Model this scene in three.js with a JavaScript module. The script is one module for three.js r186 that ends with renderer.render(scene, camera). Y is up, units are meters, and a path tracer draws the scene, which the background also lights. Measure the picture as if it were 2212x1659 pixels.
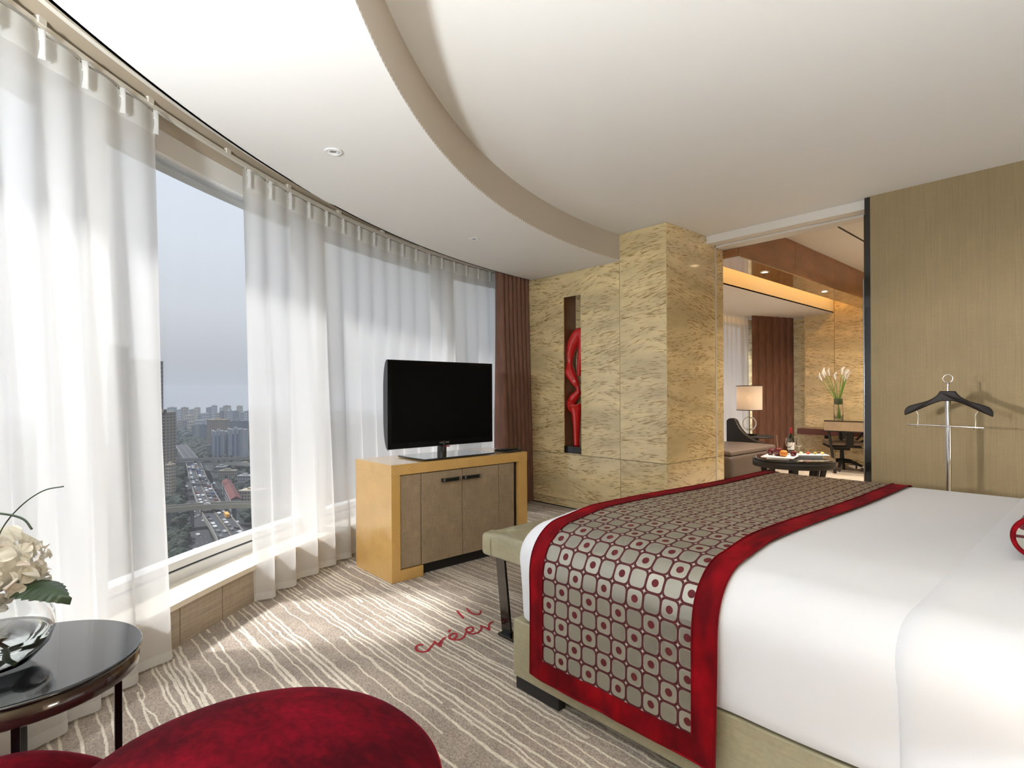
import * as THREE from 'three';
import { RoundedBoxGeometry } from 'three/addons/geometries/RoundedBoxGeometry.js';
import { mergeGeometries } from 'three/addons/utils/BufferGeometryUtils.js';
import { RectAreaLightUniformsLib } from 'three/addons/lights/RectAreaLightUniformsLib.js';
import { TextGeometry } from 'three/addons/geometries/TextGeometry.js';
import { FontLoader } from 'three/addons/loaders/FontLoader.js';

// ------------------------------------------------------------------ camera
const scene = new THREE.Scene();
const W = 2212, H = 1659, F = 1195;
const camera = new THREE.PerspectiveCamera(2 * Math.atan(H / 2 / F) * 180 / Math.PI, W / H, 0.05, 6000);
const YAW = Math.atan2(1071, 1195);
const FW = new THREE.Vector3(-Math.cos(YAW), 0, -Math.sin(YAW)), RT = new THREE.Vector3(-FW.z, 0, FW.x);
camera.position.set(0, 1.25, 0);
camera.lookAt(FW.x, 1.25, FW.z);
camera.rotateZ(-0.0055);
camera.setViewOffset(W, H, 0, -20.5, W, H);          // shifted lens: horizon below the middle, verticals upright

// ------------------------------------------------------------------ sky, sun, exposure
const renderer = new THREE.WebGLRenderer();
renderer.toneMapping = THREE.LinearToneMapping;
renderer.toneMappingExposure = 1.25;
renderer.shadowMap.enabled = true;
RectAreaLightUniformsLib.init();

const SUN_DIR = new THREE.Vector3(-0.30, 0.83, 0.47).normalize();   // high, hazy summer sun
{
  const w = 512, h = 256, data = new Float32Array(w * h * 4), c = new THREE.Color();
  const stops = [[0, .40, .42, .455], [3, .44, .465, .505], [8, .58, .615, .665], [14, .64, .695, .77], [20, .66, .73, .82], [35, .66, .75, .88], [90, .64, .75, .92]];
  for (let y = 0; y < h; y++) {
    const el = ((y + .5) / h - .5) * 180;
    let k = 0; while (k < stops.length - 2 && el > stops[k + 1][0]) k++;
    const a = stops[k], b = stops[k + 1], t = Math.min(1, Math.max(0, (el - a[0]) / (b[0] - a[0])));
    for (let x = 0; x < w; x++) {
      const az = ((x + .5) / w - .5) * 2 * Math.PI, ce = Math.cos(el * Math.PI / 180);
      const cs = Math.cos(az) * ce * SUN_DIR.x + Math.sin(el * Math.PI / 180) * SUN_DIR.y + Math.sin(az) * ce * SUN_DIR.z;
      const glow = el > 0 ? 1 + 1.2 * Math.exp(-Math.acos(Math.min(1, Math.max(-1, cs))) * 180 / Math.PI / 18) : 1;
      for (let i = 0; i < 3; i++) data[(y * w + x) * 4 + i] = (a[i + 1] + (b[i + 1] - a[i + 1]) * t) * glow * .87;
      data[(y * w + x) * 4 + 3] = 1;
    }
  }
  const sky = new THREE.DataTexture(data, w, h, THREE.RGBAFormat, THREE.FloatType);
  sky.mapping = THREE.EquirectangularReflectionMapping;
  sky.magFilter = THREE.LinearFilter; sky.needsUpdate = true;
  scene.background = sky;
}
const sun = new THREE.DirectionalLight(new THREE.Color(1, .98, .955), 4.2);
sun.position.copy(SUN_DIR).multiplyScalar(60);
sun.castShadow = true; sun.shadow.radius = 12;
Object.assign(sun.shadow.camera, { left: -14, right: 14, top: 14, bottom: -14, near: 1, far: 140 });
sun.shadow.mapSize.set(4096, 4096);
scene.add(sun, sun.target);
scene.fog = new THREE.FogExp2(new THREE.Color(.62, .68, .76), 0.00013);   // city haze

// ------------------------------------------------------------------ helpers
let seed = 12345;
const rnd = () => { seed = (seed * 1664525 + 1013904223) >>> 0; return seed / 4294967296; };
const rr = (a, b) => a + (b - a) * rnd();
const R = (d) => d * Math.PI / 180;
const lerp = (a, b, t) => a + (b - a) * t, clamp = (x, a, b) => Math.min(b, Math.max(a, x));
const smooth = (a, b, x) => { const t = clamp((x - a) / (b - a), 0, 1); return t * t * (3 - 2 * t); };
const V = (x, y, z) => new THREE.Vector3(x, y, z);
const used = new Map();
function numbered(n) { const k = used.get(n) || 0; used.set(n, k + 1); return k ? n + '_' + String(k).padStart(3, '0') : n; }
function shadowed(o) { o.castShadow = o.receiveShadow = true; return o; }
function obj(name, geo, mat, parent = scene) {
  if (Array.isArray(geo)) geo = merge(geo);
  const m = shadowed(new THREE.Mesh(geo, mat));
  m.name = parent === scene ? numbered(name) : name;
  parent.add(m); return m;
}
function tag(o, label, category, group, kind) {
  if (label) o.userData.label = label;
  if (category) o.userData.category = category;
  if (group) o.userData.group = group;
  if (kind) o.userData.kind = kind;
  return o;
}
function thing(name, label, category, pos = [0, 0, 0], turn = 0, group) {
  const g = new THREE.Group(); g.name = numbered(name); g.position.set(...pos); g.rotation.y = turn;
  scene.add(g); return tag(g, label, category, group);
}
function structure(name, label) { const g = new THREE.Group(); g.name = numbered(name); scene.add(g); return tag(g, label, null, null, 'structure'); }
function clone(o, pos, turn) {
  const c = o.clone(); c.userData = { ...o.userData }; c.name = numbered(o.name.replace(/_\d{3}$/, '')); scene.add(c);
  if (pos) c.position.set(...pos); if (turn !== undefined) c.rotation.y = turn; return c;
}
function merge(list) {
  return mergeGeometries(list.map((g) => {
    g = g.index ? g.toNonIndexed() : g;
    for (const k of Object.keys(g.attributes)) if (!['position', 'normal', 'uv'].includes(k)) g.deleteAttribute(k);
    if (!g.attributes.uv) g.setAttribute('uv', new THREE.BufferAttribute(new Float32Array(g.attributes.position.count * 2), 2));
    return g;
  }));
}
// uv in metres from position and the way a face points
function uvm(g, ox = 0, oy = 0) {
  const p = g.attributes.position, n = g.attributes.normal, uv = new Float32Array(p.count * 2);
  for (let i = 0; i < p.count; i++) {
    const ax = Math.abs(n.getX(i)), ay = Math.abs(n.getY(i)), az = Math.abs(n.getZ(i));
    let u, v;
    if (ay >= ax && ay >= az) { u = p.getX(i); v = p.getZ(i); } else if (ax > az) { u = p.getZ(i); v = p.getY(i); } else { u = p.getX(i); v = p.getY(i); }
    uv[2 * i] = u + ox; uv[2 * i + 1] = v + oy;
  }
  g.setAttribute('uv', new THREE.BufferAttribute(uv, 2)); return g;
}
function box(w, h, d, x = 0, y = 0, z = 0, r = 0, seg = 2) {
  let g = r ? new RoundedBoxGeometry(w, h, d, seg, Math.min(r, w / 2.01, h / 2.01, d / 2.01)) : new THREE.BoxGeometry(w, h, d);
  g = uvm(g.index ? g.toNonIndexed() : g); g.translate(x, y, z); return g;
}
const span = (x0, x1, y0, y1, z0, z1, r = 0) => uvm(box(Math.abs(x1 - x0), Math.abs(y1 - y0), Math.abs(z1 - z0), (x0 + x1) / 2, (y0 + y1) / 2, (z0 + z1) / 2, r));
function tube(pts, r, radial = 8, seg, closed = false) {
  const c = new THREE.CatmullRomCurve3(pts.map((p) => p.isVector3 ? p : V(...p)), closed, 'centripetal');
  return new THREE.TubeGeometry(c, seg || pts.length * 6, r, radial, closed);
}
// tube of varying radius along points
function taper(pts, radii, radial = 10, seg = 40, squash) {
  const c = new THREE.CatmullRomCurve3(pts.map((p) => p.isVector3 ? p : V(...p)), false, 'centripetal');
  const fr = c.computeFrenetFrames(seg, false), pos = [], idx = [], uv = [];
  for (let i = 0; i <= seg; i++) {
    const t = i / seg, p = c.getPointAt(t), f = t * (radii.length - 1), k = Math.min(radii.length - 2, Math.floor(f)), s = f - k, rad = lerp(radii[k], radii[k + 1], s * s * (3 - 2 * s));
    for (let j = 0; j <= radial; j++) {
      const a = j / radial * Math.PI * 2, q = squash ? squash(t) : 1;
      const v = p.clone().addScaledVector(fr.normals[i], Math.cos(a) * rad).addScaledVector(fr.binormals[i], Math.sin(a) * rad * q);
      pos.push(v.x, v.y, v.z); uv.push(j / radial, t);
    }
  }
  for (let i = 0; i < seg; i++) for (let j = 0; j < radial; j++) { const a = i * (radial + 1) + j, b = a + radial + 1; idx.push(a, a + 1, b, b, a + 1, b + 1); }
  const ends = [[0, c.getPointAt(0)], [seg, c.getPointAt(1)]];
  for (const [i, p] of ends) { const o = pos.length / 3; pos.push(p.x, p.y, p.z); uv.push(.5, .5); for (let j = 0; j < radial; j++) { const a = i * (radial + 1) + j; i ? idx.push(o, a, a + 1) : idx.push(o, a + 1, a); } }
  const g = new THREE.BufferGeometry();
  g.setAttribute('position', new THREE.Float32BufferAttribute(pos, 3)); g.setAttribute('uv', new THREE.Float32BufferAttribute(uv, 2)); g.setIndex(idx); g.computeVertexNormals(); return g;
}
const lathe = (prof, seg = 32) => new THREE.LatheGeometry(prof.map((p) => new THREE.Vector2(...p)), seg);
function cyl(r0, r1, h, x = 0, y = 0, z = 0, seg = 20) { const g = new THREE.CylinderGeometry(r1, r0, h, seg); g.translate(x, y + h / 2, z); return g; }
function bar(a, b, w, d, r = 0) {      // straight box from a to b
  const A = V(...a), B = V(...b), L = A.distanceTo(B), g = box(w, L, d, 0, 0, 0, r);
  g.applyQuaternion(new THREE.Quaternion().setFromUnitVectors(V(0, 1, 0), B.clone().sub(A).normalize())); g.translate((A.x + B.x) / 2, (A.y + B.y) / 2, (A.z + B.z) / 2); return g;
}
function extr(pts, depth, bevel = 0, holes = [], curve = 12) {
  const s = pts instanceof THREE.Shape ? pts : new THREE.Shape(pts.map((p) => new THREE.Vector2(...p)));
  for (const h of holes) s.holes.push(new THREE.Path(h.map((p) => new THREE.Vector2(...p))));
  const g = new THREE.ExtrudeGeometry(s, { depth, bevelEnabled: bevel > 0, bevelSize: bevel, bevelThickness: bevel, bevelSegments: 2, bevelOffset: -bevel, curveSegments: curve });
  return g;
}
// grid surface from a function (u,v in 0..1) -> [x,y,z]
function sheet(f, nu, nv, uvf, flip = false) {
  const pos = [], uv = [], idx = [];
  for (let j = 0; j <= nv; j++) for (let i = 0; i <= nu; i++) { const p = f(i / nu, j / nv); pos.push(...p); uv.push(...(uvf ? uvf(i / nu, j / nv, p) : [i / nu, j / nv])); }
  for (let j = 0; j < nv; j++) for (let i = 0; i < nu; i++) { const a = j * (nu + 1) + i, b = a + nu + 1; flip ? idx.push(a, b, a + 1, b, b + 1, a + 1) : idx.push(a, a + 1, b, b, a + 1, b + 1); }
  const g = new THREE.BufferGeometry();
  g.setAttribute('position', new THREE.Float32BufferAttribute(pos, 3)); g.setAttribute('uv', new THREE.Float32BufferAttribute(uv, 2)); g.setIndex(idx); g.computeVertexNormals(); return g;
}
// closed curved block between two radii round a centre in plan
const CX = 2.133, CZ = -5.148;                       // centre of the curved window wall
const arcP = (r, deg, cx = CX, cz = CZ) => [cx + r * Math.cos(R(deg)), cz + r * Math.sin(R(deg))];
function arcBlock(r0, r1, y0, y1, d0, d1, n = 48, cx = CX, cz = CZ) {
  const pos = [], uv = [], nor = [], idx = [];
  const quad = (f, un, vn, fl) => {
    const o = pos.length / 3;
    for (let i = 0; i <= un; i++) for (let j = 0; j <= vn; j++) { const q = f(i / un, j / vn); pos.push(...q[0]); nor.push(...q[1]); uv.push(...q[2]); }
    for (let i = 0; i < un; i++) for (let j = 0; j < vn; j++) { const a = o + i * (vn + 1) + j, b = a + vn + 1; fl ? idx.push(a, a + 1, b, a + 1, b + 1, b) : idx.push(a, b, a + 1, a + 1, b, b + 1); }
  };
  const D = (t) => lerp(d0, d1, t), P = (r, t, y) => { const [x, z] = arcP(r, D(t), cx, cz); return [x, y, z]; }, L = (t) => R(D(t)) * r1;
  quad((s, t) => [P(r0, s, lerp(y0, y1, t)), [-Math.cos(R(D(s))), 0, -Math.sin(R(D(s)))], [L(s), lerp(y0, y1, t)]], n, 1, false);
  quad((s, t) => [P(r1, s, lerp(y0, y1, t)), [Math.cos(R(D(s))), 0, Math.sin(R(D(s)))], [L(s), lerp(y0, y1, t)]], n, 1, true);
  quad((s, t) => [P(lerp(r0, r1, t), s, y1), [0, 1, 0], [L(s), lerp(r0, r1, t)]], n, 1, false);
  quad((s, t) => [P(lerp(r0, r1, t), s, y0), [0, -1, 0], [L(s), lerp(r0, r1, t)]], n, 1, true);
  for (const s of [0, 1]) quad((a, t) => [P(lerp(r0, r1, a), s, lerp(y0, y1, t)), [(s ? -1 : 1) * Math.sin(R(D(s))), 0, (s ? 1 : -1) * Math.cos(R(D(s)))], [lerp(r0, r1, a), lerp(y0, y1, t)]], 1, 1, s === 0);
  const g = new THREE.BufferGeometry();
  g.setAttribute('position', new THREE.Float32BufferAttribute(pos, 3)); g.setAttribute('normal', new THREE.Float32BufferAttribute(nor, 3)); g.setAttribute('uv', new THREE.Float32BufferAttribute(uv, 2)); g.setIndex(idx); return g;
}
// ------------------------------------------------------------------ materials
function canvasTex(w, h, draw, rep = [1, 1], srgb = true) {
  const c = document.createElement('canvas'); c.width = w; c.height = h;
  draw(c.getContext('2d'), w, h);
  const t = new THREE.CanvasTexture(c); t.wrapS = t.wrapT = THREE.RepeatWrapping; t.repeat.set(...rep);
  if (srgb) t.colorSpace = THREE.SRGBColorSpace;
  t.magFilter = THREE.LinearFilter; return t;
}
// tileable value noise
function noiseField(w, h, cells, oct = 4, aspect = 1) {
  const out = new Float32Array(w * h); let amp = 1, tot = 0;
  for (let o = 0; o < oct; o++) {
    const cx = Math.round(cells * 2 ** o), cy = Math.max(1, Math.round(cells * aspect * 2 ** o)), g = new Float32Array(cx * cy).map(() => rnd());
    for (let y = 0; y < h; y++) {
      const fy = y / h * cy, y0 = Math.floor(fy), ty = fy - y0, sy = ty * ty * (3 - 2 * ty), r0 = (y0 % cy) * cx, r1 = ((y0 + 1) % cy) * cx;
      for (let x = 0; x < w; x++) {
        const fx = x / w * cx, x0 = Math.floor(fx), tx = fx - x0, sx = tx * tx * (3 - 2 * tx), a = x0 % cx, b = (x0 + 1) % cx;
        out[y * w + x] += amp * lerp(lerp(g[r0 + a], g[r0 + b], sx), lerp(g[r1 + a], g[r1 + b], sx), sy);
      }
    }
    tot += amp; amp *= .5;
  }
  return out.map((v) => v / tot);
}
function dataTex(w, h, f, rep = [1, 1], srgb = true) {
  const d = new Uint8Array(w * h * 4);
  for (let y = 0; y < h; y++) for (let x = 0; x < w; x++) { const c = f(x, y, y * w + x), o = (y * w + x) * 4; d[o] = clamp(c[0], 0, 255); d[o + 1] = clamp(c[1], 0, 255); d[o + 2] = clamp(c[2], 0, 255); d[o + 3] = 255; }
  const t = new THREE.DataTexture(d, w, h); t.wrapS = t.wrapT = THREE.RepeatWrapping; t.repeat.set(...rep); t.magFilter = THREE.LinearFilter;
  if (srgb) t.colorSpace = THREE.SRGBColorSpace; t.needsUpdate = true; return t;
}
const std = (o) => new THREE.MeshStandardMaterial(o), phy = (o) => new THREE.MeshPhysicalMaterial(o);
const mixc = (a, b, t) => [lerp(a[0], b[0], t), lerp(a[1], b[1], t), lerp(a[2], b[2], t)];

// figured maple veneer: pale honey ground, brown flecks that sway along the grain. One tile is 1.6 m x 1.2 m
function veneer(ground, dark, fleckA, n) {
  return canvasTex(1024, 768, (c, w, h) => {
    c.fillStyle = ground; c.fillRect(0, 0, w, h);
    const nf = noiseField(w, h, 4, 5, 3), im = c.getImageData(0, 0, w, h);
    for (let i = 0; i < w * h; i++) { const k = .86 + .28 * nf[i]; for (let q = 0; q < 3; q++) im.data[i * 4 + q] = clamp(im.data[i * 4 + q] * k, 0, 255); }
    c.putImageData(im, 0, 0);
    const ang = noiseField(64, 64, 3, 2), den = noiseField(64, 64, 5, 2, 2);      // flecks gather in drifts and sway about the level grain
    for (let i = 0; i < n; i++) {
      const x = rnd() * w, y = rnd() * h, q = Math.floor(y / h * 64) * 64 + Math.floor(x / w * 64);
      if (den[q] < rr(.25, .62)) continue;
      const a = (ang[q] - .5) * .9 - .06, l = rr(18, 78), t = rr(2, 8.5), al = rr(.06, fleckA);
      for (const dx of [-w, 0, w]) for (const dy of [-h, 0, h]) {
        if (x + dx < -120 || x + dx > w + 120 || y + dy < -120 || y + dy > h + 120) continue;
        c.save(); c.translate(x + dx, y + dy); c.rotate(a);
        for (const [k, f] of [[1, .55], [.6, .6]]) {      // soft edge: a wide pale stroke under a narrow dark one
          c.fillStyle = `rgba(${dark},${al * f})`; c.beginPath();
          c.moveTo(-l / 2 * k, t * .2); c.bezierCurveTo(-l * .2, -t * 1.1 * k, l * .1, t * .3, l / 2 * k, -t * .5 * k); c.bezierCurveTo(l * .2, t * .9 * k, -l * .1, t * .5 * k, -l / 2 * k, t * .2); c.fill();
        }
        c.restore();
      }
    }
  }, [1 / 1.6, 1 / 1.2]);
}
const M = {};
M.maple = phy({ map: veneer('rgb(230,209,160)', '118,80,34', .62, 2600), roughness: .2, clearcoat: .8, clearcoatRoughness: .06 });
M.mapleDark = phy({ map: veneer('rgb(196,150,88)', '104,58,20', .5, 2200), roughness: .16, clearcoat: 1, clearcoatRoughness: .02 });
M.nicheWood = phy({ map: veneer('rgb(104,60,34)', '50,24,10', .3, 700), roughness: .2, clearcoat: 1, clearcoatRoughness: .03 });
M.beamWood = phy({ map: veneer('rgb(158,104,62)', '84,44,20', .36, 1700), roughness: .35, clearcoat: .35, clearcoatRoughness: .05 });
// curly sycamore of the cabinet: honey with a fine slanted ripple, tile .5 m
M.sycamore = (() => {
  const w = 512, h = 512, n = noiseField(w, h, 5, 4), m = noiseField(w, h, 3, 3);
  const t = dataTex(w, h, (x, y, i) => { const s = Math.sin((x * .55 + y * 1.0) / 512 * Math.PI * 2 * 26 + n[i] * 9) * .5 + .5; return mixc([219, 178, 106], [194, 147, 78], clamp(s * .45 * (m[i] > .5 ? 1 : .55) + n[i] * .5 - .1, 0, 1)); }, [2, 2]);
  return phy({ map: t, roughness: .3, clearcoat: .8, clearcoatRoughness: .05 });
})();
M.door = (() => {     // taupe linen-look cabinet fronts, tile .3 m
  const w = 512, h = 512, a = noiseField(w, h, 128, 2, .06), b = noiseField(w, h, 8, 2, 16), p = noiseField(w, h, 4, 3);
  const t = dataTex(w, h, (x, y, i) => { const k = .80 + .2 * a[i] + .12 * b[i] + .14 * p[i]; return [150 * k, 131 * k, 106 * k]; }, [1 / .3, 1 / .3]);
  return std({ map: t, roughness: .62 });
})();
M.wallcover = (() => {   // olive-brown woven wall covering, vertical threads, tile .5 m
  const w = 1024, h = 512, a = noiseField(w, h, 256, 2, .01), b = noiseField(w, h, 20, 2, 12), p = noiseField(w, h, 3, 3);
  const t = dataTex(w, h, (x, y, i) => { const k = .86 + .16 * a[i] + .06 * b[i] + .07 * p[i]; return [152 * k, 133 * k, 97 * k]; }, [2, 2]);
  return std({ map: t, roughness: .6 });
})();
M.paint = std({ color: new THREE.Color(.87, .86, .84), roughness: .9 });
M.fascia = std({ color: new THREE.Color(.58, .52, .45), roughness: .85 });  // white face given a darker tint to stand in for its shade
M.trimWhite = std({ color: new THREE.Color(.80, .77, .72), roughness: .5 });
M.stone = (() => {      // cream marble of the sill, tile 1 m
  const w = 512, h = 512, a = noiseField(w, h, 3, 5), b = noiseField(w, h, 40, 2, .08);
  return phy({ map: dataTex(w, h, (x, y, i) => { const k = .9 + .1 * a[i] + .05 * b[i]; return [242 * k, 232 * k, 214 * k]; }), roughness: .28, clearcoat: .3, clearcoatRoughness: .1 });
})();
M.apron = (() => {      // banded travertine below the sill, tile .6 m
  const w = 512, h = 512, a = noiseField(w, h, 4, 4, 24), b = noiseField(w, h, 60, 2, .2);
  return phy({ map: dataTex(w, h, (x, y, i) => { const k = .84 + .2 * a[i] + .06 * b[i]; return [180 * k, 165 * k, 146 * k]; }, [1 / .6, 1 / .6]), roughness: .35 });
})();
M.frame = std({ color: new THREE.Color(.78, .79, .80), roughness: .4, metalness: .1 });
M.mullion = std({ color: new THREE.Color(.42, .43, .44), roughness: .45, metalness: .3 });
M.seal = std({ color: new THREE.Color(.04, .04, .045), roughness: .6 });
M.glass = phy({ color: 0xffffff, transmission: 1, thickness: 0, roughness: 0, ior: 1.35 });
M.rail = std({ color: new THREE.Color(.80, .76, .68), roughness: .35, metalness: .2 });
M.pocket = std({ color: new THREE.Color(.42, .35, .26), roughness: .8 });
M.sheer = phy({ color: new THREE.Color(.985, .985, .985), transmission: .62, thickness: 0, roughness: .8, ior: 1.05, specularIntensity: .2 });
M.sheerHem = phy({ color: new THREE.Color(.95, .95, .94), transmission: .55, thickness: 0, roughness: .9, ior: 1.05, specularIntensity: .2 });
M.drape = (() => {
  const w = 256, h = 256, a = noiseField(w, h, 64, 2, .1), b = noiseField(w, h, 5, 3);
  return phy({ map: dataTex(w, h, (x, y, i) => { const k = .8 + .25 * a[i] + .15 * b[i]; return [122 * k, 86 * k, 71 * k]; }, [3, 3]), roughness: .7, sheen: .4, sheenColor: new THREE.Color(.35, .25, .2), sheenRoughness: .5 });
})();
M.tvBlack = phy({ color: new THREE.Color(.003, .003, .003), roughness: .25, specularIntensity: .2 });
M.black = phy({ color: new THREE.Color(.006, .006, .007), roughness: .12, clearcoat: .6, clearcoatRoughness: .03 });
M.blackMatt = std({ color: new THREE.Color(.012, .011, .011), roughness: .6 });
M.screen = phy({ color: new THREE.Color(.002, .002, .002), roughness: .35, specularIntensity: .15 });
M.darkMetal = std({ color: new THREE.Color(.10, .10, .11), roughness: .35, metalness: .8 });
M.chrome = std({ color: new THREE.Color(.78, .77, .76), roughness: .09, metalness: 1 });
M.nickel = std({ color: new THREE.Color(.40, .38, .36), roughness: .2, metalness: 1 });
M.blackSteel = std({ color: new THREE.Color(.10, .095, .09), roughness: .12, metalness: 1 });
M.white = std({ color: new THREE.Color(.86, .86, .86), roughness: .4 });
M.leather = (() => {     // pearly sage-taupe leather, tile .4 m
  const w = 512, h = 512, a = noiseField(w, h, 40, 3), b = noiseField(w, h, 3, 4), c = noiseField(w, h, 6, 2, 12);
  return phy({ map: dataTex(w, h, (x, y, i) => { const k = .88 + .08 * a[i] + .12 * b[i] + .06 * c[i]; return [160 * k, 153 * k, 126 * k]; }, [2.5, 2.5]), roughness: .36, clearcoat: .12, clearcoatRoughness: .3 });
})();
M.linen = phy({ color: new THREE.Color(.83, .845, .89), roughness: .75, sheen: .15, sheenColor: new THREE.Color(1, 1, 1), sheenRoughness: .5 });
M.linen.bumpMap = (() => { const w = 512, h = 512, a = noiseField(w, h, 4, 4); return dataTex(w, h, (x, y, i) => [a[i] * 255, a[i] * 255, a[i] * 255], [1.3, 1.3], false); })();
M.linen.bumpScale = .004;
M.velvet = (() => {     // crushed red velvet with uneven nap, tile .9 m
  const w = 512, h = 512, a = noiseField(w, h, 5, 5), b = noiseField(w, h, 28, 3, 2), c = noiseField(w, h, 90, 2);
  return phy({ map: dataTex(w, h, (x, y, i) => { const k = clamp((a[i] - .5) * 1.3 + (b[i] - .5) * .5 + (c[i] - .5) * .3 + .5, .05, 1.1); return [lerp(52, 122, k), lerp(1, 5, k), lerp(9, 26, k)]; }, [1.1, 1.1]), roughness: .9, specularIntensity: .2, sheen: .5, sheenColor: new THREE.Color(.6, .03, .14), sheenRoughness: .4 });
})();
M.velvetTrim = (() => {     // runner border velvet
  const w = 256, h = 256, a = noiseField(w, h, 4, 4), b = noiseField(w, h, 20, 2, .3);
  return phy({ map: dataTex(w, h, (x, y, i) => { const k = clamp((a[i] - .5) * 1.5 + (b[i] - .5) * .7 + .5, 0, 1.2); return [lerp(84, 148, k), lerp(1, 5, k), lerp(8, 20, k)]; }, [2, 2]), roughness: .8, specularIntensity: .25, sheen: .4, sheenColor: new THREE.Color(.6, .03, .08), sheenRoughness: .4 });
})();
M.redGloss = phy({ color: new THREE.Color(.62, .012, .012), roughness: .15, clearcoat: 1, clearcoatRoughness: .03 });
M.redYarn = std({ color: new THREE.Color(.36, .022, .03), roughness: .95 });
M.clearGlass = phy({ color: 0xffffff, transmission: 1, thickness: .004, roughness: 0, ior: 1.45, attenuationColor: new THREE.Color(.86, .95, .9), attenuationDistance: .12 });
M.water = phy({ color: 0xffffff, transmission: 1, thickness: .05, roughness: 0, ior: 1.33, attenuationColor: new THREE.Color(.9, .97, .92), attenuationDistance: .4 });
M.petal = phy({ color: new THREE.Color(.90, .87, .78), roughness: .8, transmission: .3, thickness: 0 });
M.petalPink = phy({ color: new THREE.Color(.88, .79, .72), roughness: .8, transmission: .3, thickness: 0 });
M.leaf = std({ color: new THREE.Color(.025, .05, .02), roughness: .45 });
M.stem = std({ color: new THREE.Color(.16, .28, .05), roughness: .5 });
M.lily = phy({ color: new THREE.Color(.88, .87, .82), roughness: .6, transmission: .25, thickness: 0 });
M.carpet = (() => {     // beige-brown pile with broken, wavering cream lines along x. One tile is 3.2 m along x by 2.4 m across
  const w = 2048, h = 2048, TX = 3.2, TZ = 2.4, fine = noiseField(w, h, 512, 2), mid = noiseField(w, h, 30, 3), wob = noiseField(w, 64, 24, 4, .3);
  const line = new Float32Array(w * h);
  let z = .02;
  while (z < TZ - .03) {
    const zc = z, row = Math.floor(rnd() * 63), width = rr(.0036, .0072), amp = rr(.008, .016);
    // a line is drawn in a few dashes, most of them long
    let x = rr(0, .5), segs = [];
    while (x < TX + .5) { const l = rnd() < .75 ? rr(1.0, 2.6) : rr(.2, .7); segs.push([x, x + l]); x += l + (rnd() < .5 ? rr(.1, .5) : rr(.02, .06)); }
    for (const [a, b] of segs) for (let px = Math.floor(a / TX * w); px < b / TX * w; px++) {
      const q = ((px % w) + w) % w, zz = zc + (wob[row * w + q] - .5) * amp * 2 + (wob[((row + 17) % 64) * w + q] - .5) * .004, hw = width * (.6 + .8 * wob[((row + 31) % 64) * w + q]);
      const y0 = (zz - hw) / TZ * h, y1 = (zz + hw) / TZ * h;
      for (let py = Math.floor(y0) - 1; py <= y1 + 1; py++) { const cov = clamp(Math.min(py + 1, y1) - Math.max(py, y0), 0, 1); if (cov > 0) { const k = (((py % h) + h) % h) * w + q; line[k] = Math.max(line[k], cov); } }
    }
    z += rnd() < .42 ? rr(.016, .03) : rr(.035, .085);
  }
  const t = dataTex(w, h, (x, y, i) => { const g = .78 + .36 * fine[i] + .16 * (mid[i] - .5); return mixc([167 * g, 154 * g, 141 * g], [226 * (.9 + .16 * fine[i]), 218 * (.9 + .16 * fine[i]), 202 * (.9 + .16 * fine[i])], line[i] * .92); }, [1 / TX, 1 / TZ]);
  const b = dataTex(w / 2, h / 2, (x, y) => { const v = fine[(y * 2) * w + x * 2] * 255; return [v, v, v]; }, [1 / TX, 1 / TZ], false);
  return std({ map: t, bumpMap: b, bumpScale: .003, roughness: 1 });
})();
const CELL = .0655;
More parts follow.
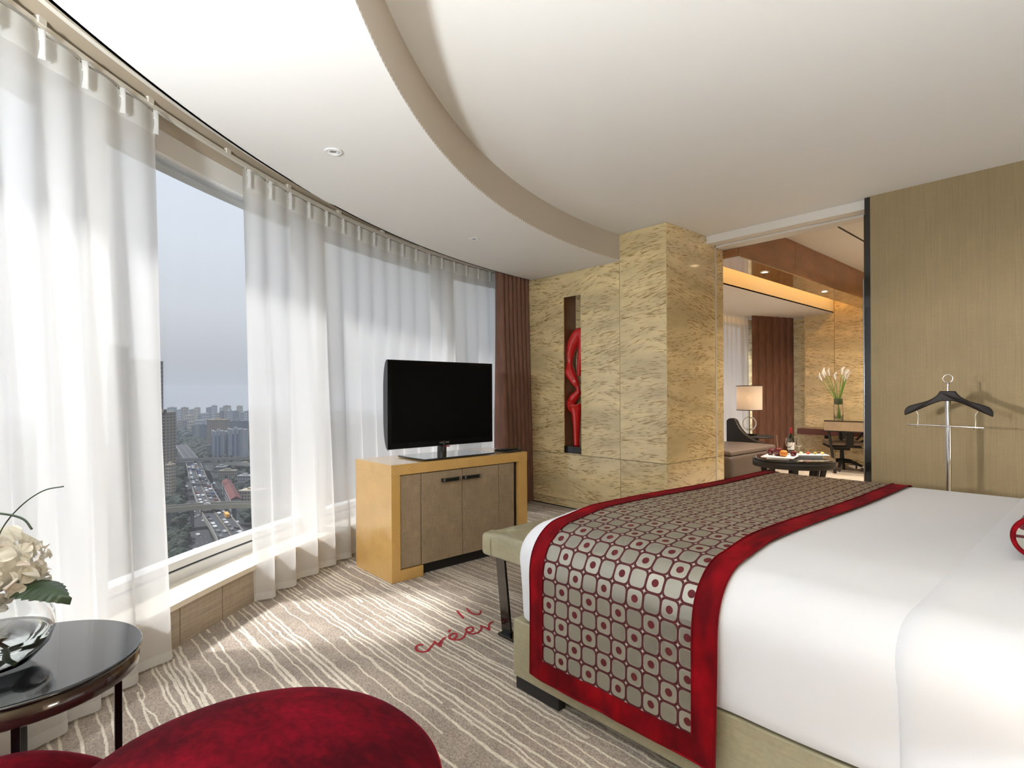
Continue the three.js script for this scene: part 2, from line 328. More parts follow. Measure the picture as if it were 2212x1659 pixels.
M.runner = (() => {     // silver satin with dark red woven rounded squares, dots and four-pointed stars; tile is 2 x 2 cells
  const n = 512, c = n / 2;
  const tex = (dot) => canvasTex(n, n, (g) => {
    g.fillStyle = '#470a11'; g.fillRect(0, 0, n, n);
    const rrect = (x, y, s, r) => { g.beginPath(); g.moveTo(x + r, y); g.lineTo(x + s - r, y); g.quadraticCurveTo(x + s, y, x + s, y + r); g.lineTo(x + s, y + s - r); g.quadraticCurveTo(x + s, y + s, x + s - r, y + s); g.lineTo(x + r, y + s); g.quadraticCurveTo(x, y + s, x, y + s - r); g.lineTo(x, y + r); g.quadraticCurveTo(x, y, x + r, y); g.fill(); };
    for (let i = 0; i < 2; i++) for (let j = 0; j < 2; j++) {
      const dotted = (i + j) % 2 === 0; g.fillStyle = dotted ? '#b0aea2' : '#a19f93'; rrect(i * c + 17, j * c + 17, c - 34, 66);
      if (dotted) { g.fillStyle = '#560912'; g.beginPath(); g.arc(i * c + c / 2, j * c + c / 2, 50, 0, 7); g.fill(); }
    }
    g.fillStyle = '#b4b2a6';      // four-pointed stars where four squares meet
    for (const x of [0, c, n]) for (const y of [0, c, n]) { const s = 40; g.beginPath(); g.moveTo(x - s, y); g.quadraticCurveTo(x, y, x, y - s); g.quadraticCurveTo(x, y, x + s, y); g.quadraticCurveTo(x, y, x, y + s); g.quadraticCurveTo(x, y, x - s, y); g.fill(); }
  }, [1 / (2 * CELL), 1 / (2 * CELL)]);
  const met = canvasTex(n, n, (g) => {      // the silver threads shine, the red pile does not
    g.fillStyle = 'rgb(0,205,0)'; g.fillRect(0, 0, n, n); g.fillStyle = 'rgb(0,100,185)';
    for (let i = 0; i < 2; i++) for (let j = 0; j < 2; j++) {
      g.fillStyle = 'rgb(0,100,185)'; g.fillRect(i * c + 22, j * c + 22, c - 44, c - 44);
      if ((i + j) % 2 === 0) { g.fillStyle = 'rgb(0,205,0)'; g.beginPath(); g.arc(i * c + c / 2, j * c + c / 2, 50, 0, 7); g.fill(); }
    }
  }, [1 / (2 * CELL), 1 / (2 * CELL)], false);
  return phy({ map: tex(), roughness: 1, roughnessMap: met, metalness: 1, metalnessMap: met });
})();
const SCRIPT = [[[-2.346,-1.501],[-2.364,-1.495],[-2.36,-1.473],[-2.344,-1.457],[-2.31,-1.449],[-2.286,-1.462],[-2.281,-1.48],[-2.302,-1.516],[-2.332,-1.557]],[[-2.352,-1.568],[-2.336,-1.564],[-2.308,-1.56],[-2.28,-1.557],[-2.303,-1.576],[-2.331,-1.605],[-2.346,-1.636]],[[-2.321,-1.644],[-2.302,-1.653],[-2.319,-1.685],[-2.343,-1.699],[-2.355,-1.686],[-2.346,-1.66],[-2.316,-1.643],[-2.288,-1.653],[-2.274,-1.675],[-2.288,-1.711],[-2.319,-1.744]],[[-2.386,-1.683],[-2.404,-1.705]],[[-2.32,-1.755],[-2.308,-1.771],[-2.325,-1.798],[-2.35,-1.809],[-2.36,-1.794],[-2.346,-1.768],[-2.317,-1.754],[-2.287,-1.759],[-2.276,-1.784],[-2.29,-1.821],[-2.323,-1.854]],[[-2.337,-1.858],[-2.323,-1.855],[-2.302,-1.862],[-2.262,-1.856],[-2.297,-1.883],[-2.324,-1.914],[-2.328,-1.94]],[[-2.241,-1.948],[-2.266,-1.987]],[[-2.588,-1.884],[-2.525,-1.863],[-2.475,-1.848]],[[-2.58,-1.947],[-2.532,-1.931],[-2.487,-1.926],[-2.464,-1.938],[-2.469,-1.96],[-2.494,-1.986]],[[-2.505,-2.156],[-2.483,-2.151],[-2.452,-2.138]],[[-2.429,-2.096],[-2.407,-2.084]]];
// ------------------------------------------------------------------ the room
const YC = 2.82, YS = 2.555, ZN = -4.458, XP = -2.836, XH = .5;
// floor: one carpet through both rooms, ending at the glass line
{
  const pts = [];
  for (let d = 102.9; d <= 175.6; d += .9) pts.push(arcP(7.34, d));
  pts.push([-5.25, -4.6], [-5.25, -11.2], [-.85, -11.2], [-.85, -5.3], [.62, -5.3]);
  const g = extr(pts.map(([x, z]) => [x, -z]), .2); g.rotateX(-Math.PI / 2); g.translate(0, -.2, 0);
  const f = tag(obj('floor', g, M.carpet), 'beige brown carpet with wavering cream lines', null, null, 'structure');
  // red script tufted into the carpet
  const stroke = (pts, w = .0062) => {
    const c = new THREE.CatmullRomCurve3(pts.map(([x, z]) => V(x, 0, z))), n = pts.length * 7, L = [], Rr = [];
    for (let i = 0; i <= n; i++) { const p = c.getPoint(i / n), t = c.getTangent(i / n), k = w * (1 - .35 * Math.abs(i / n * 2 - 1) ** 6); L.push([p.x - t.z * k, p.z + t.x * k]); Rr.push([p.x + t.z * k, p.z - t.x * k]); }
    const s = extr([...L, ...Rr.reverse()].map(([x, z]) => [x, -z]), .0025); s.rotateX(-Math.PI / 2); s.translate(0, .0004, 0); return s;
  };
  SCRIPT.forEach((pts) => tag(obj('script_stroke', stroke(pts), M.redYarn, f), 'dark red handwriting stroke in the carpet'));
}
// upper ceiling slab over the bedroom
{
  const pts = [];
  for (let d = 102.9; d <= 175.6; d += .9) pts.push(arcP(7.40, d));
  pts.push([-5.25, -4.6], [-5.25, -5.36], [.62, -5.36]);
  const g = extr(pts.map(([x, z]) => [x, -z]), .14); g.rotateX(-Math.PI / 2); g.translate(0, YC, 0);
  tag(obj('ceiling', g, M.paint), 'smooth white upper ceiling above the bed', null, null, 'structure');
}
// lower ceiling ring along the windows, curved inner edge
{
  const g = structure('ceiling_soffit', 'lower white ceiling following the curved windows');
  const outer = [], inner = [];
  for (let d = 103.95; d <= 174; d += .4) outer.push(arcP(6.78, d));
  const C2 = [1.659, -4.574], r2 = 5.026;
  for (let d = 178.7; d >= 103.4; d -= .4) inner.push(arcP(r2, d, ...C2));
  const poly = [...outer, ...inner].map(([x, z]) => [x, -z]);
  const s = extr(poly, .012); s.rotateX(-Math.PI / 2); s.translate(0, YS, 0);
  obj('soffit_board', s, M.paint, g);
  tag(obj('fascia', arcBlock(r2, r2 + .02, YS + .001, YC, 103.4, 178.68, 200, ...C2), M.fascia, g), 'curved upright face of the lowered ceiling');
  obj('pocket_edge', arcBlock(6.765, 6.78, YS, 2.69, 103.9, 174.2, 180), M.paint, g);
}
// curtain pocket and lintel
{
  const g = structure('trim_1', 'curtain pocket and cream lintel above the windows');
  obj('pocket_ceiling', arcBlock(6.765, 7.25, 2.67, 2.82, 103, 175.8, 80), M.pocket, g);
  obj('lintel', arcBlock(7.215, 7.42, 2.55, 3.0, 103, 175.8, 80), M.paint, g);
}
// apron panels and sill
{
  const g = structure('wall_window', 'low banded stone wall under the curved windows');
  obj('core', arcBlock(7.0, 7.33, -.15, .198, 103, 175.8, 80), M.blackMatt, g);
  for (let d = 103; d < 175; d += 2.6) obj('stone_panel', arcBlock(6.982, 7.001, .0, .196, d + .02, Math.min(d + 2.58, 175.6), 6), M.apron, g);
  tag(obj('sill', arcBlock(6.962, 7.31, .2, .228, 103, 175.8, 90), M.stone, g), 'cream stone window sill');
}
// windows: a pane and frame between each pair of deep mullions
const MULL = [106.8, 121.5, 136.2, 150.7, 165.3, 175.7];
MULL.slice(0, -1).forEach((d0, i) => {
  const d1 = MULL[i + 1], g = structure('window_' + (i + 1), 'tall window pane in a white frame');
  obj('bottom_frame', [arcBlock(7.20, 7.30, .228, .283, d0, d1, 18), arcBlock(7.21, 7.30, .293, .335, d0, d1, 18)], M.frame, g);
  obj('seal', arcBlock(7.214, 7.29, .282, .294, d0, d1, 18), M.seal, g);
  obj('top_frame', arcBlock(7.23, 7.30, 2.535, 2.552, d0, d1, 18), M.frame, g);
  const q = sheet((u, v) => { const [x, z] = arcP(7.26, lerp(d0, d1, u)); return [x, lerp(.33, 2.54, v), z]; }, 18, 1);
  obj('pane', q, M.glass, g);
});
MULL.forEach((d) => {
  const half = .05 / 7.1 * 180 / Math.PI;
  tag(obj('mullion', arcBlock(7.06, 7.29, .228, 2.55, d - half, d + half, 2), M.frame), 'deep white window mullion', null, null, 'structure');
});
// niche wall and pillar: veneer panels with open joints on a dark core
{
  const g = structure('wall_far', 'lacquered figured maple wall with a tall niche');
  const xl = -4.125, xr = -3.877, nb = .58, nt = 2.295, zb = -4.66, core = [];
  core.push(span(-5.3, xl - .012, -.1, YC, ZN - .014, -5.50), span(xr + .012, XP - .014, -.1, YC, ZN - .014, -5.50), span(xl - .012, xr + .012, nt + .012, YC, ZN - .014, -5.50), span(xl - .012, xr + .012, -.1, nb - .012, ZN - .014, -5.50), span(xl - .012, xr + .012, nb - .012, nt + .012, zb - .012, -5.50));
  obj('core', core, M.blackMatt, g);
  const xs = [-5.0, -3.369, XP], ys = [0.012, .09, .59, YC], j = .0022, panel = (x0, x1, y0, y1, hole) => {
    const e = extr([[x0 + j, y0 + j], [x1 - j, y0 + j], [x1 - j, y1 - j], [x0 + j, y1 - j]], .012, .001, hole ? [hole] : []);
    const uv = e.attributes.uv, ox = rr(0, 1.6), oy = rr(0, 1.2); for (let i = 0; i < uv.count; i++) uv.setXY(i, uv.getX(i) + ox, uv.getY(i) + oy);
    e.translate(0, 0, ZN - .012); return e;
  };
  for (let i = 0; i < 2; i++) for (let k = 0; k < 3; k++) obj('panel', panel(xs[i], xs[i + 1], ys[k], ys[k + 1], i === 0 && k === 2 ? [[xl, .6], [xl, nt], [xr, nt], [xr, .6]] : null), M.maple, g);
  obj('niche_side', [span(xl - .012, xl, nb, nt, ZN - .012, zb), span(xr, xr + .012, nb, nt, ZN - .012, zb)], M.nicheWood, g);
  obj('niche_top', span(xl, xr, nt, nt + .012, ZN - .012, zb), M.nicheWood, g);
  obj('niche_back', span(xl, xr, nb, nt, zb - .012, zb), M.maple, g);
  tag(obj('niche_plinth', span(xl, xr, nb, .675, ZN - .003, zb), M.black, g), 'glossy black plinth in the niche');
  obj('living_side_panel', span(-5.25, XP - .002, 0, 3.06, -5.502, -5.512), M.maple, g);
  // pillar face towards the bed
  const side = (z0, z1, y0, y1) => { const b = uvm(span(XP - .013, XP, y0 + j, y1 - j, z0 - j, z1 + j), rr(0, 1.6), rr(0, 1.2)); return b; };
  for (const [z0, z1] of [[ZN - .002, -5.352], [-5.378, -5.522]]) for (let k = 0; k < 3; k++) obj('panel', side(z0, z1, ys[k], k === 2 ? (z0 > -5 ? YC : 2.736) : ys[k + 1]), M.maple, g);
  tag(obj('inlay_strip', span(XP - .012, XP + .003, 0, 2.735, -5.355, -5.375), M.rail, g), 'pale metal inlay strip');
}
// header over the sliding partition
{
  const g = structure('trim_2', 'white stepped header over the wide opening');
  obj('front_step', span(XP + .001, -1.43, 2.744, YC + .1, -5.183, -5.302), M.trimWhite, g);
  obj('track_recess', span(XP + .001, -1.43, 2.765, YC + .1, -5.302, -5.36), M.trimWhite, g);
  obj('rear_step', span(XP + .001, -1.43, 2.737, 3.1, -5.36, -5.524), M.trimWhite, g);
}
tag(obj('wall_right', span(-1.386, .62, 0, YC, -5.12, -5.30), M.wallcover), 'olive brown woven wall covering behind the valet stand', null, null, 'structure');
tag(obj('wall_head', span(XH, XH + .12, 0, YC, -5.3, 2.1), M.wallcover), 'wall behind the head of the bed', null, null, 'structure');
// dark reveal and parked sliding door
{
  const g = structure('door_1', 'dark framed sliding mirror door parked beside the opening');
  obj('reveal', span(-1.43, -1.387, 0, YC, -5.135, -5.295), M.black, g);
  obj('leaf', span(-1.485, -.9, .01, 2.735, -5.312, -5.35), M.black, g);
  obj('edge_pull', span(-1.497, -1.485, .012, 2.2, -5.318, -5.344, .004), M.nickel, g);
}
// ---------------------------------------------------------------- living room beyond
const ZF = -10.6, YL = 2.62, XLF = -3.43;
tag(obj('ceiling_living', span(-5.25, -.85, 3.06, 3.2, -5.36, -11.2), M.paint), 'white ceiling of the living room', null, null, 'structure');
tag(obj('ceiling_slot', span(-2.13, -2.115, 3.052, 3.061, -5.6, -10.5), M.blackMatt), 'thin black air slot in the living room ceiling', null, null, 'structure');
{
  const g = structure('ceiling_window_soffit', 'lowered pale ceiling along the living room window');
  obj('soffit_board', span(-4.78, XLF, YL, YL + .02, -5.51, -11.1), M.paint, g);
  obj('fascia', span(XLF - .02, XLF, YL + .001, 3.06, -5.51, -11.1), M.paint, g);
  obj('pocket_edge', span(-4.8, -4.78, YL, 2.72, -5.51, -11.1), M.paint, g);
  obj('window_head', span(-5.3, -4.98, 2.56, 3.06, -5.51, -11.2), M.paint, g);
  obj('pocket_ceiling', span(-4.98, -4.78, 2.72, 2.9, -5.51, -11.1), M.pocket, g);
}
{
  const g = structure('beam_living', 'wood clad ceiling beam with a glossy underside');
  const zs = [-5.53, -7.0, -8.35, -9.6, ZF + .02];
  for (let i = 0; i < 4; i++) { obj('panel', uvm(span(-2.692, -2.68, 2.662, 3.058, zs[i] - .003, zs[i + 1] + .003), rr(0, 1), rr(0, 1)), M.beamWood, g); obj('soffit_panel', uvm(span(-3.01, -2.68, 2.65, 2.661, zs[i] - .003, zs[i + 1] + .003), rr(0, 1), rr(0, 1)), M.mapleDark, g); }
  obj('core', span(-3.008, -2.694, 2.662, 3.058, -5.542, ZF + .02), M.blackMatt, g);
  obj('end_panel', span(-3.01, -2.68, 2.65, 3.058, -5.529, -5.541), M.beamWood, g);
}
{
  const g = structure('wall_living_far', 'figured maple wall at the end of the living room'), xs = [-3.9, -3.42, -2.2, -.9], ys = [.0, .06, .62, 3.06], j = .003;
  for (let i = 0; i < 3; i++) for (let k = 0; k < 3; k++) obj('panel', uvm(span(xs[i] + j, xs[i + 1] - j, ys[k] + j, ys[k + 1] - j, ZF, ZF - .014), rr(0, 1.6), rr(0, 1.2)), M.maple, g);
  obj('return_panel', uvm(span(-3.912, -3.9, 0, 3.06, ZF - .002, -11.0)), M.maple, g);
  obj('recess_panel', uvm(span(-5.2, -3.9, 0, 3.06, -11.0, -11.014)), M.maple, g);
  obj('core', [span(-5.3, -.85, -.1, 3.06, -11.02, -11.2), span(-3.9, -.85, -.1, 3.06, ZF - .016, -11.02)], M.blackMatt, g);
}
tag(obj('wall_living_right', span(-.9, -.78, 0, 3.06, -5.3, -11.1), M.wallcover), 'wall closing the living room', null, null, 'structure');
{
  const g = structure('wall_living_window', 'low wall under the living room window');
  obj('stone_panel', span(-5.25, -4.95, -.1, .2, -5.5, -11.1), M.apron, g); obj('sill', span(-5.25, -4.93, .2, .228, -5.5, -11.1), M.stone, g);
}
for (let i = 0; i < 3; i++) {
  const z0 = -5.5 - i * 1.85, z1 = z0 - 1.85, g = structure('window_' + (i + 6), 'living room window pane');
  obj('frame', [span(-5.12, -5.02, .228, .33, z0, z1), span(-5.12, -4.99, .228, 2.56, z0 - .04, z0 + .04)], M.frame, g);
  obj('pane', span(-5.068, -5.066, .33, 2.56, z0, z1), M.glass, g);
}

// ---------------------------------------------------------------- curtains
function curtain(d0, d1, step, o) {       // hanging cloth along the arc
  const n = Math.round((d1 - d0) / step * o.per), ph = noiseField(64, 1, 16, 2), y0 = o.y0, y1 = o.y1, s0 = Math.floor(rnd() * 50);
  const jit = (k) => ph[(k + s0 + 640) % 64] - .5;
  const at = (u, v) => {
    const f = u * (d1 - d0) / step, k = Math.floor(f), t = f - k, w = smooth(0, 1, t), y = lerp(y0, y1, v);
    const j = lerp(jit(k), jit(k + 1), w), ph2 = (f + j * o.irr * (1 - v * .7)) * Math.PI * 2;
    const amp = o.amp * lerp(1.15, o.top, smooth(.15, 1, v)) * (1 + j * .8), side = amp * o.side;
    const r = lerp(o.r0, o.r1, v) + amp * (Math.sin(ph2) + .35 * Math.sin(ph2 * 2 + 1 + j * 4) * (1 - v)) + (o.edge ? 0 : 0);
    const deg = lerp(d0, d1, u) + (side * Math.cos(ph2) * .9 + j * .03 * (1 - v)) / 7 * 180 / Math.PI;
    const [x, z] = arcP(r, deg); return [x, y, z];
  };
  return [at, n];
}
function sheerCurtain(d0, d1, label) {
  const t = thing('sheer_curtain', label, 'curtain', [0, 0, 0], 0, 'white sheer curtains');
  const o = { per: 18, y0: .012, y1: 2.61, amp: .026, top: .3, irr: 1.2, side: .6, r0: 6.935, r1: 7.015 }, step = 1.62;
  const [at, n] = curtain(d0, d1, step, o);
  obj('cloth', sheet((u, v) => at(u, v), n, 26), M.sheer, t);
  // double heading band with pinched pleats
  obj('heading', sheet((u, v) => { const p = at(u, lerp(.955, .9995, v)); return [p[0] + .002, p[1], p[2] - .002]; }, n, 3), M.sheerHem, t);
  obj('hem', sheet((u, v) => { const p = at(u, lerp(.0005, .017, v)); return [p[0] + .0015, p[1], p[2] - .0015]; }, n, 2), M.sheerHem, t);
  for (let d = d0 + step * .25; d < d1; d += step) {
    const a = arcP(6.995, d), b = arcP(7.03, d);
    obj('pleat_hook', [tube([[...a.slice(0, 1), 2.56, a[1]], [b[0], 2.60, b[1]], [b[0], 2.63, b[1]]], .0032, 5, 8)], M.rail, t);
    const fold = sheet((u, v) => { const w = .012 + .018 * (v > .5 ? (v - .5) : (.5 - v)) * 2, [x, z] = arcP(7.006 - (u > .5 ? 1 - u : u) * .03, d + (u - .5) * w / 7 * 70); return [x, lerp(2.50, 2.612, v), z]; }, 6, 5);
    obj('pinch_pleat', fold, M.sheer, t);
  }
  return t;
}
sheerCurtain(123.5, 138.55, 'white sheer curtain behind the black round table, drawn up to the open gap');
sheerCurtain(143.85, 171.4, 'long white sheer curtain behind the television, from the open gap to the brown drape');
{
  const t = thing('blackout_drape', 'dark brown heavy drape gathered beside the maple niche wall', 'curtain', [0, 0, 0]);
  const [at, n] = curtain(169.7, 174.35, .62, { per: 14, y0: .012, y1: 2.60, amp: .06, top: .6, irr: .7, side: .6, r0: 6.845, r1: 6.85 });
  obj('cloth', sheet((u, v) => at(u, v), n, 26), M.drape, t);
}
// rails with brackets
for (const [r, d0, d1, lab] of [[7.03, 104, 175, 'slim ivory curtain rail carrying the sheer curtains'], [6.895, 104, 175, 'slim ivory curtain rail carrying the brown drape']]) {
  const t = thing('curtain_rail', lab, 'curtain rail');
  obj('track', arcBlock(r - .011, r + .011, 2.632, 2.652, d0, d1, 90), M.rail, t);
  for (let d = d0 + 2; d < d1; d += 4.6) obj('bracket', arcBlock(r - .016, r + .016, 2.644, 2.671, d, d + .28, 2), M.rail, t);
}
{   // living room curtains
  const wave = (z0, z1, x, amp, pitch, y1) => sheet((u, v) => { const z = lerp(z0, z1, u), f = (z + .02 * Math.sin(z * 7)) / pitch * Math.PI * 2; return [x + amp * (1 - .4 * v) * Math.sin(f) + amp * .4 * Math.sin(f * 2.1 + 1), lerp(.015, y1, v), z]; }, Math.round(Math.abs(z1 - z0) / pitch * 14), 12);
  const s = thing('sheer_curtain', 'white sheer curtain at the living room window behind the table lamp', 'curtain');
  obj('cloth', wave(-5.6, -9.95, -4.62, .03, .15, 2.68), M.sheer, s);
  const d = thing('blackout_drape', 'brown drape gathered in the living room corner behind the coffee table', 'curtain');
  obj('cloth', sheet((u, v) => { const f = u * Math.PI * 2 * 5.5; return [lerp(-4.5, -4.18, u) + .035 * Math.sin(f), lerp(.015, 2.68, v), lerp(-9.85, -10.75, u) + .05 * Math.cos(f)]; }, 90, 12), M.drape, d);
  const r = thing('curtain_rail', 'thin pale rod between drape and living room wall', 'curtain rail');
  obj('rod', bar([-4.25, 2.48, -10.85], [-3.91, 2.50, -10.80], .012, .012), M.rail, r);
}
// ------------------------------------------------------------------ furniture of the bedroom
// box with all edges rounded, subdivided so that it can be shaped further
function softBox(x0, x1, y0, y1, z0, z1, r, n, shape, drape) {
  const w = x1 - x0, h = y1 - y0, d = z1 - z0, cx = (x0 + x1) / 2, cy = (y0 + y1) / 2, cz = (z0 + z1) / 2;
  const b = new THREE.BoxGeometry(w, h, d, n[0], n[1], n[2]), p = b.attributes.position, rx = Array.isArray(r) ? r : [r, r, r];
  const warp = (t, half) => {      // more rows near the edges
    const s = t / half; return half * Math.sign(s) * (1 - Math.pow(Math.max(0, 1 - Math.abs(s)), 1.6)); };
  for (let i = 0; i < p.count; i++) {
    let v = V(warp(p.getX(i), w / 2), warp(p.getY(i), h / 2), warp(p.getZ(i), d / 2));
    const q = V(clamp(v.x, -w / 2 + rx[0], w / 2 - rx[0]), clamp(v.y, -h / 2 + rx[1], h / 2 - rx[1]), clamp(v.z, -d / 2 + rx[2], d / 2 - rx[2]));
    const e = V((v.x - q.x) / rx[0], (v.y - q.y) / rx[1], (v.z - q.z) / rx[2]);
    if (e.lengthSq() > 1e-9) { e.multiplyScalar(Math.max(Math.abs(e.x), Math.abs(e.y), Math.abs(e.z)) / e.length()); v = V(q.x + e.x * rx[0], q.y + e.y * rx[1], q.z + e.z * rx[2]); }
    v.add(V(cx, cy, cz)); if (shape) v = shape(v) || v;
    p.setXYZ(i, v.x, v.y, v.z);
  }
  b.computeVertexNormals();
  // weld the seams of the six faces for smooth normals
  const nrm = b.attributes.normal, map = new Map();
  for (let i = 0; i < p.count; i++) { const k = [p.getX(i), p.getY(i), p.getZ(i)].map((t) => Math.round(t * 2e4)).join(); const a = map.get(k) || map.set(k, [V(0, 0, 0), []]).get(k); a[0].add(V(nrm.getX(i), nrm.getY(i), nrm.getZ(i))); a[1].push(i); }
  for (const [s, ids] of map.values()) { s.normalize(); for (const i of ids) nrm.setXYZ(i, s.x, s.y, s.z); }
  const out = b.toNonIndexed(); if (!drape) return uvm(out);
  const op = out.attributes.position, uv = new Float32Array(op.count * 2);      // cloth: one unbroken mapping over top and long sides
  for (let i = 0; i < op.count; i++) { uv[2 * i] = op.getX(i); uv[2 * i + 1] = op.getY(i) - op.getZ(i); }
  out.setAttribute('uv', new THREE.BufferAttribute(uv, 2)); return out;
}
// --- television cabinet
{
  const X = -3.243, XB = -3.757, Z0 = -1.836, Z1 = -3.065, T = .781;
  const t = thing('television_cabinet', 'honey wood cabinet with taupe doors under the television', 'cabinet', [(X + XB) / 2, 0, (Z0 + Z1) / 2]);
  const put = (n, g, m, par = t) => { g.translate(-(X + XB) / 2, 0, -(Z0 + Z1) / 2); return obj(n, g, m, par); };
  put('side_panel', span(XB, X, 0, T - .03, Z0, Z0 - .066, .002), M.sycamore);
  put('side_panel', span(XB, X, 0, T - .03, Z1, Z1 + .088, .002), M.sycamore);
  put('top', span(XB, X + .001, T - .072, T, Z0 + .001, Z1 - .001, .002), M.sycamore);
  put('foot_rail', span(XB + .05, X, 0, .074, Z0 - .066, Z0 - .245, .002), M.sycamore);
  put('foot_rail', span(XB + .05, X, 0, .074, Z1 + .088, Z1 + .20, .002), M.sycamore);
  put('back_panel', span(XB, XB + .015, .02, T - .07, Z0 - .06, Z1 + .08), M.sycamore);
  put('carcass', span(XB + .02, X - .035, .078, T - .073, Z0 - .067, Z1 + .089), M.blackMatt);
  put('kick_board', span(XB + .05, X - .05, 0, .076, Z0 - .25, Z1 + .2), M.blackMatt);
  put('fixed_panel', span(X - .03, X - .010, .08, .703, Z0 - .070, -2.0685, .002), M.door);
  put('fixed_panel', span(X - .03, X - .010, .08, .703, -2.7715, -2.93, .002), M.door);
  for (const [a, b, h0, h1] of [[-2.0735, -2.4195, -2.232, -2.387], [-2.4245, -2.7665, -2.416, -2.573]]) {
    const d = put('door', span(X - .03, X - .006, .078, .703, a, b, .003), M.door), y = .641, m = (h0 + h1) / 2;
    tag(obj('handle', [span(X - .004, X + .024, y - .013, y + .013, h0, h0 - .016, .004), span(X - .004, X + .024, y - .013, y + .013, h1, h1 + .016, .004), span(X + .012, X + .027, y - .014, y + .014, h0 - .004, h1 + .004, .006)].map((g) => g.translate(-(X + XB) / 2, 0, -(Z0 + Z1) / 2)), M.black, d), 'black loop handle');
    for (const z of [h0 - .012, h1 + .012]) obj('handle_mount', span(X - .005, X + .0285, y - .009, y + .009, z - .004, z + .004, .002).translate(-(X + XB) / 2, 0, -(Z0 + Z1) / 2), M.chrome, d);
  }
}
// --- television
{
  const t = thing('television', 'black flat screen television on a glossy swivel stand', 'television', [-3.45, .782, -2.4]);
  const y0 = .862 - .782, y1 = 1.492 - .782, hw = .474;
  // rounded back shell
  const s = new THREE.Shape(); s.moveTo(0, y0); s.lineTo(0, y1); s.lineTo(-.010, y1); s.bezierCurveTo(-.04, y1 - .01, -.058, y1 - .09, -.06, y1 - .2); s.lineTo(-.06, y0 + .2); s.bezierCurveTo(-.056, y0 + .08, -.036, y0 + .02, -.012, y0); s.lineTo(0, y0);
  const g = extr(s, hw * 2, 0); g.translate(0, 0, -hw);
  obj('housing', g, M.darkMetal, t);
  obj('bezel', span(0, .006, y0, y1, -hw, hw, .003), M.tvBlack, t);
  obj('screen', span(.0055, .0068, y0 + .042, y1 - .028, -hw + .028, hw - .028), M.screen, t);
  tag(obj('acrylic_edge', [span(-.004, .006, y0 - .010, y0 - .001, -hw + .001, hw - .001)], M.clearGlass, t), 'clear edge strip under the bezel');
  const font = await new FontLoader().loadAsync('fonts/droid/droid_sans_bold.typeface.json');
  const tx = new TextGeometry('SAMSUNG', { font, size: .0135, depth: .0006, curveSegments: 3, bevelEnabled: false }); tx.computeBoundingBox(); tx.translate(-tx.boundingBox.max.x / 2, 0, 0); tx.rotateY(Math.PI / 2); tx.translate(.0062, y0 + .017, 0);
  tag(obj('lettering', tx, M.nickel, t), 'small silver maker lettering');
  tag(obj('power_light', span(.003, .0075, y0 - .012, y0 - .003, -.05, .01, .002), std({ color: new THREE.Color(.25, .0, .01), roughness: .3 }), t), 'dark red translucent lip');
  obj('neck', cyl(.036, .036, y0 + .03, -.028, .008, .0, 24), M.black, t);
  obj('stand_base', box(.36, .011, .64, 0, .0075, -.03, .005), M.black, t);
}
{
  const t = thing('leather_tray', 'flat black leather remote control folder on the cabinet', 'tray', [-3.36, .782, -2.965], .1);
  obj('base', box(.15, .012, .17, 0, .006, 0, .004), M.blackMatt, t); obj('remote_control', box(.05, .016, .16, .02, .021, 0, .006), M.black, t); obj('flap', box(.07, .008, .165, -.035, .017, 0, .003), M.black, t);
}
// --- bench at the foot of the bed
{
  const x0 = -2.31, x1 = -1.84, z0 = -3.64, z1 = -1.84;
  const t = thing('bench', 'long sage leather bench with buttons at the foot of the bed', 'bench', [(x0 + x1) / 2, 0, (z0 + z1) / 2]), mv = (g) => g.translate(-(x0 + x1) / 2, 0, -(z0 + z1) / 2);
  const but = []; for (let i = 0; i < 6; i++) { but.push([-2.235, -1.99 - i * .322]); but.push([-1.93, -1.99 - i * .322]); if (i < 5) but.push([-2.085, -2.15 - i * .322]); }
  const g = softBox(x0, x1, .395, .512, z0, z1, .024, [44, 8, 150], (v) => {
    if (v.y > .48) { let d = 0; for (const [bx, bz] of but) { const q = Math.hypot(v.x - bx, v.z - bz); d = Math.max(d, .02 * Math.exp(-q * q / .0007) + .010 * Math.exp(-q / .05)); } v.y += -d + .012 * (1 - Math.pow((v.x - (x0 + x1) / 2) / .235, 2)); }
    return v;
  });
  obj('cushion', mv(g), M.leather, t);
  for (const [bx, bz] of but) { const b = new THREE.SphereGeometry(.009, 10, 6); b.scale(1, .5, 1); b.translate(bx, .512 - .019, bz); obj('button', mv(b), M.leather, t); }
  obj('seam', mv(tube([[x0 - .001, .40, z1 - .055], [x0 - .001, .50, z1 - .055], [x0 + .02, .516, z1 - .055], [x1 - .02, .516, z1 - .055]], .0025, 5, 30)), M.leather, t);
  obj('side_seam', mv(tube([[x0 + .085, .396, z1 + .001], [x0 + .085, .49, z1 + .001], [x0 + .10, .5135, z1 - .012], [x0 + .16, .523, z1 - .10]], .002, 5, 30)), M.leather, t);
  for (const z of [z1 - .045, z0 + .045]) for (const s of [-1, 1]) {
    const cx = (x0 + x1) / 2; obj('leg', mv(bar([cx + s * .125, .396, z], [cx + s * .075, .012, z], .068, .014, .002)), M.blackSteel, t);
  }
  for (const z of [z1 - .045, z0 + .045]) obj('foot_bar', mv(span((x0 + x1) / 2 - .11, (x0 + x1) / 2 + .11, 0, .014, z - .035, z + .035, .002)), M.blackSteel, t);
}
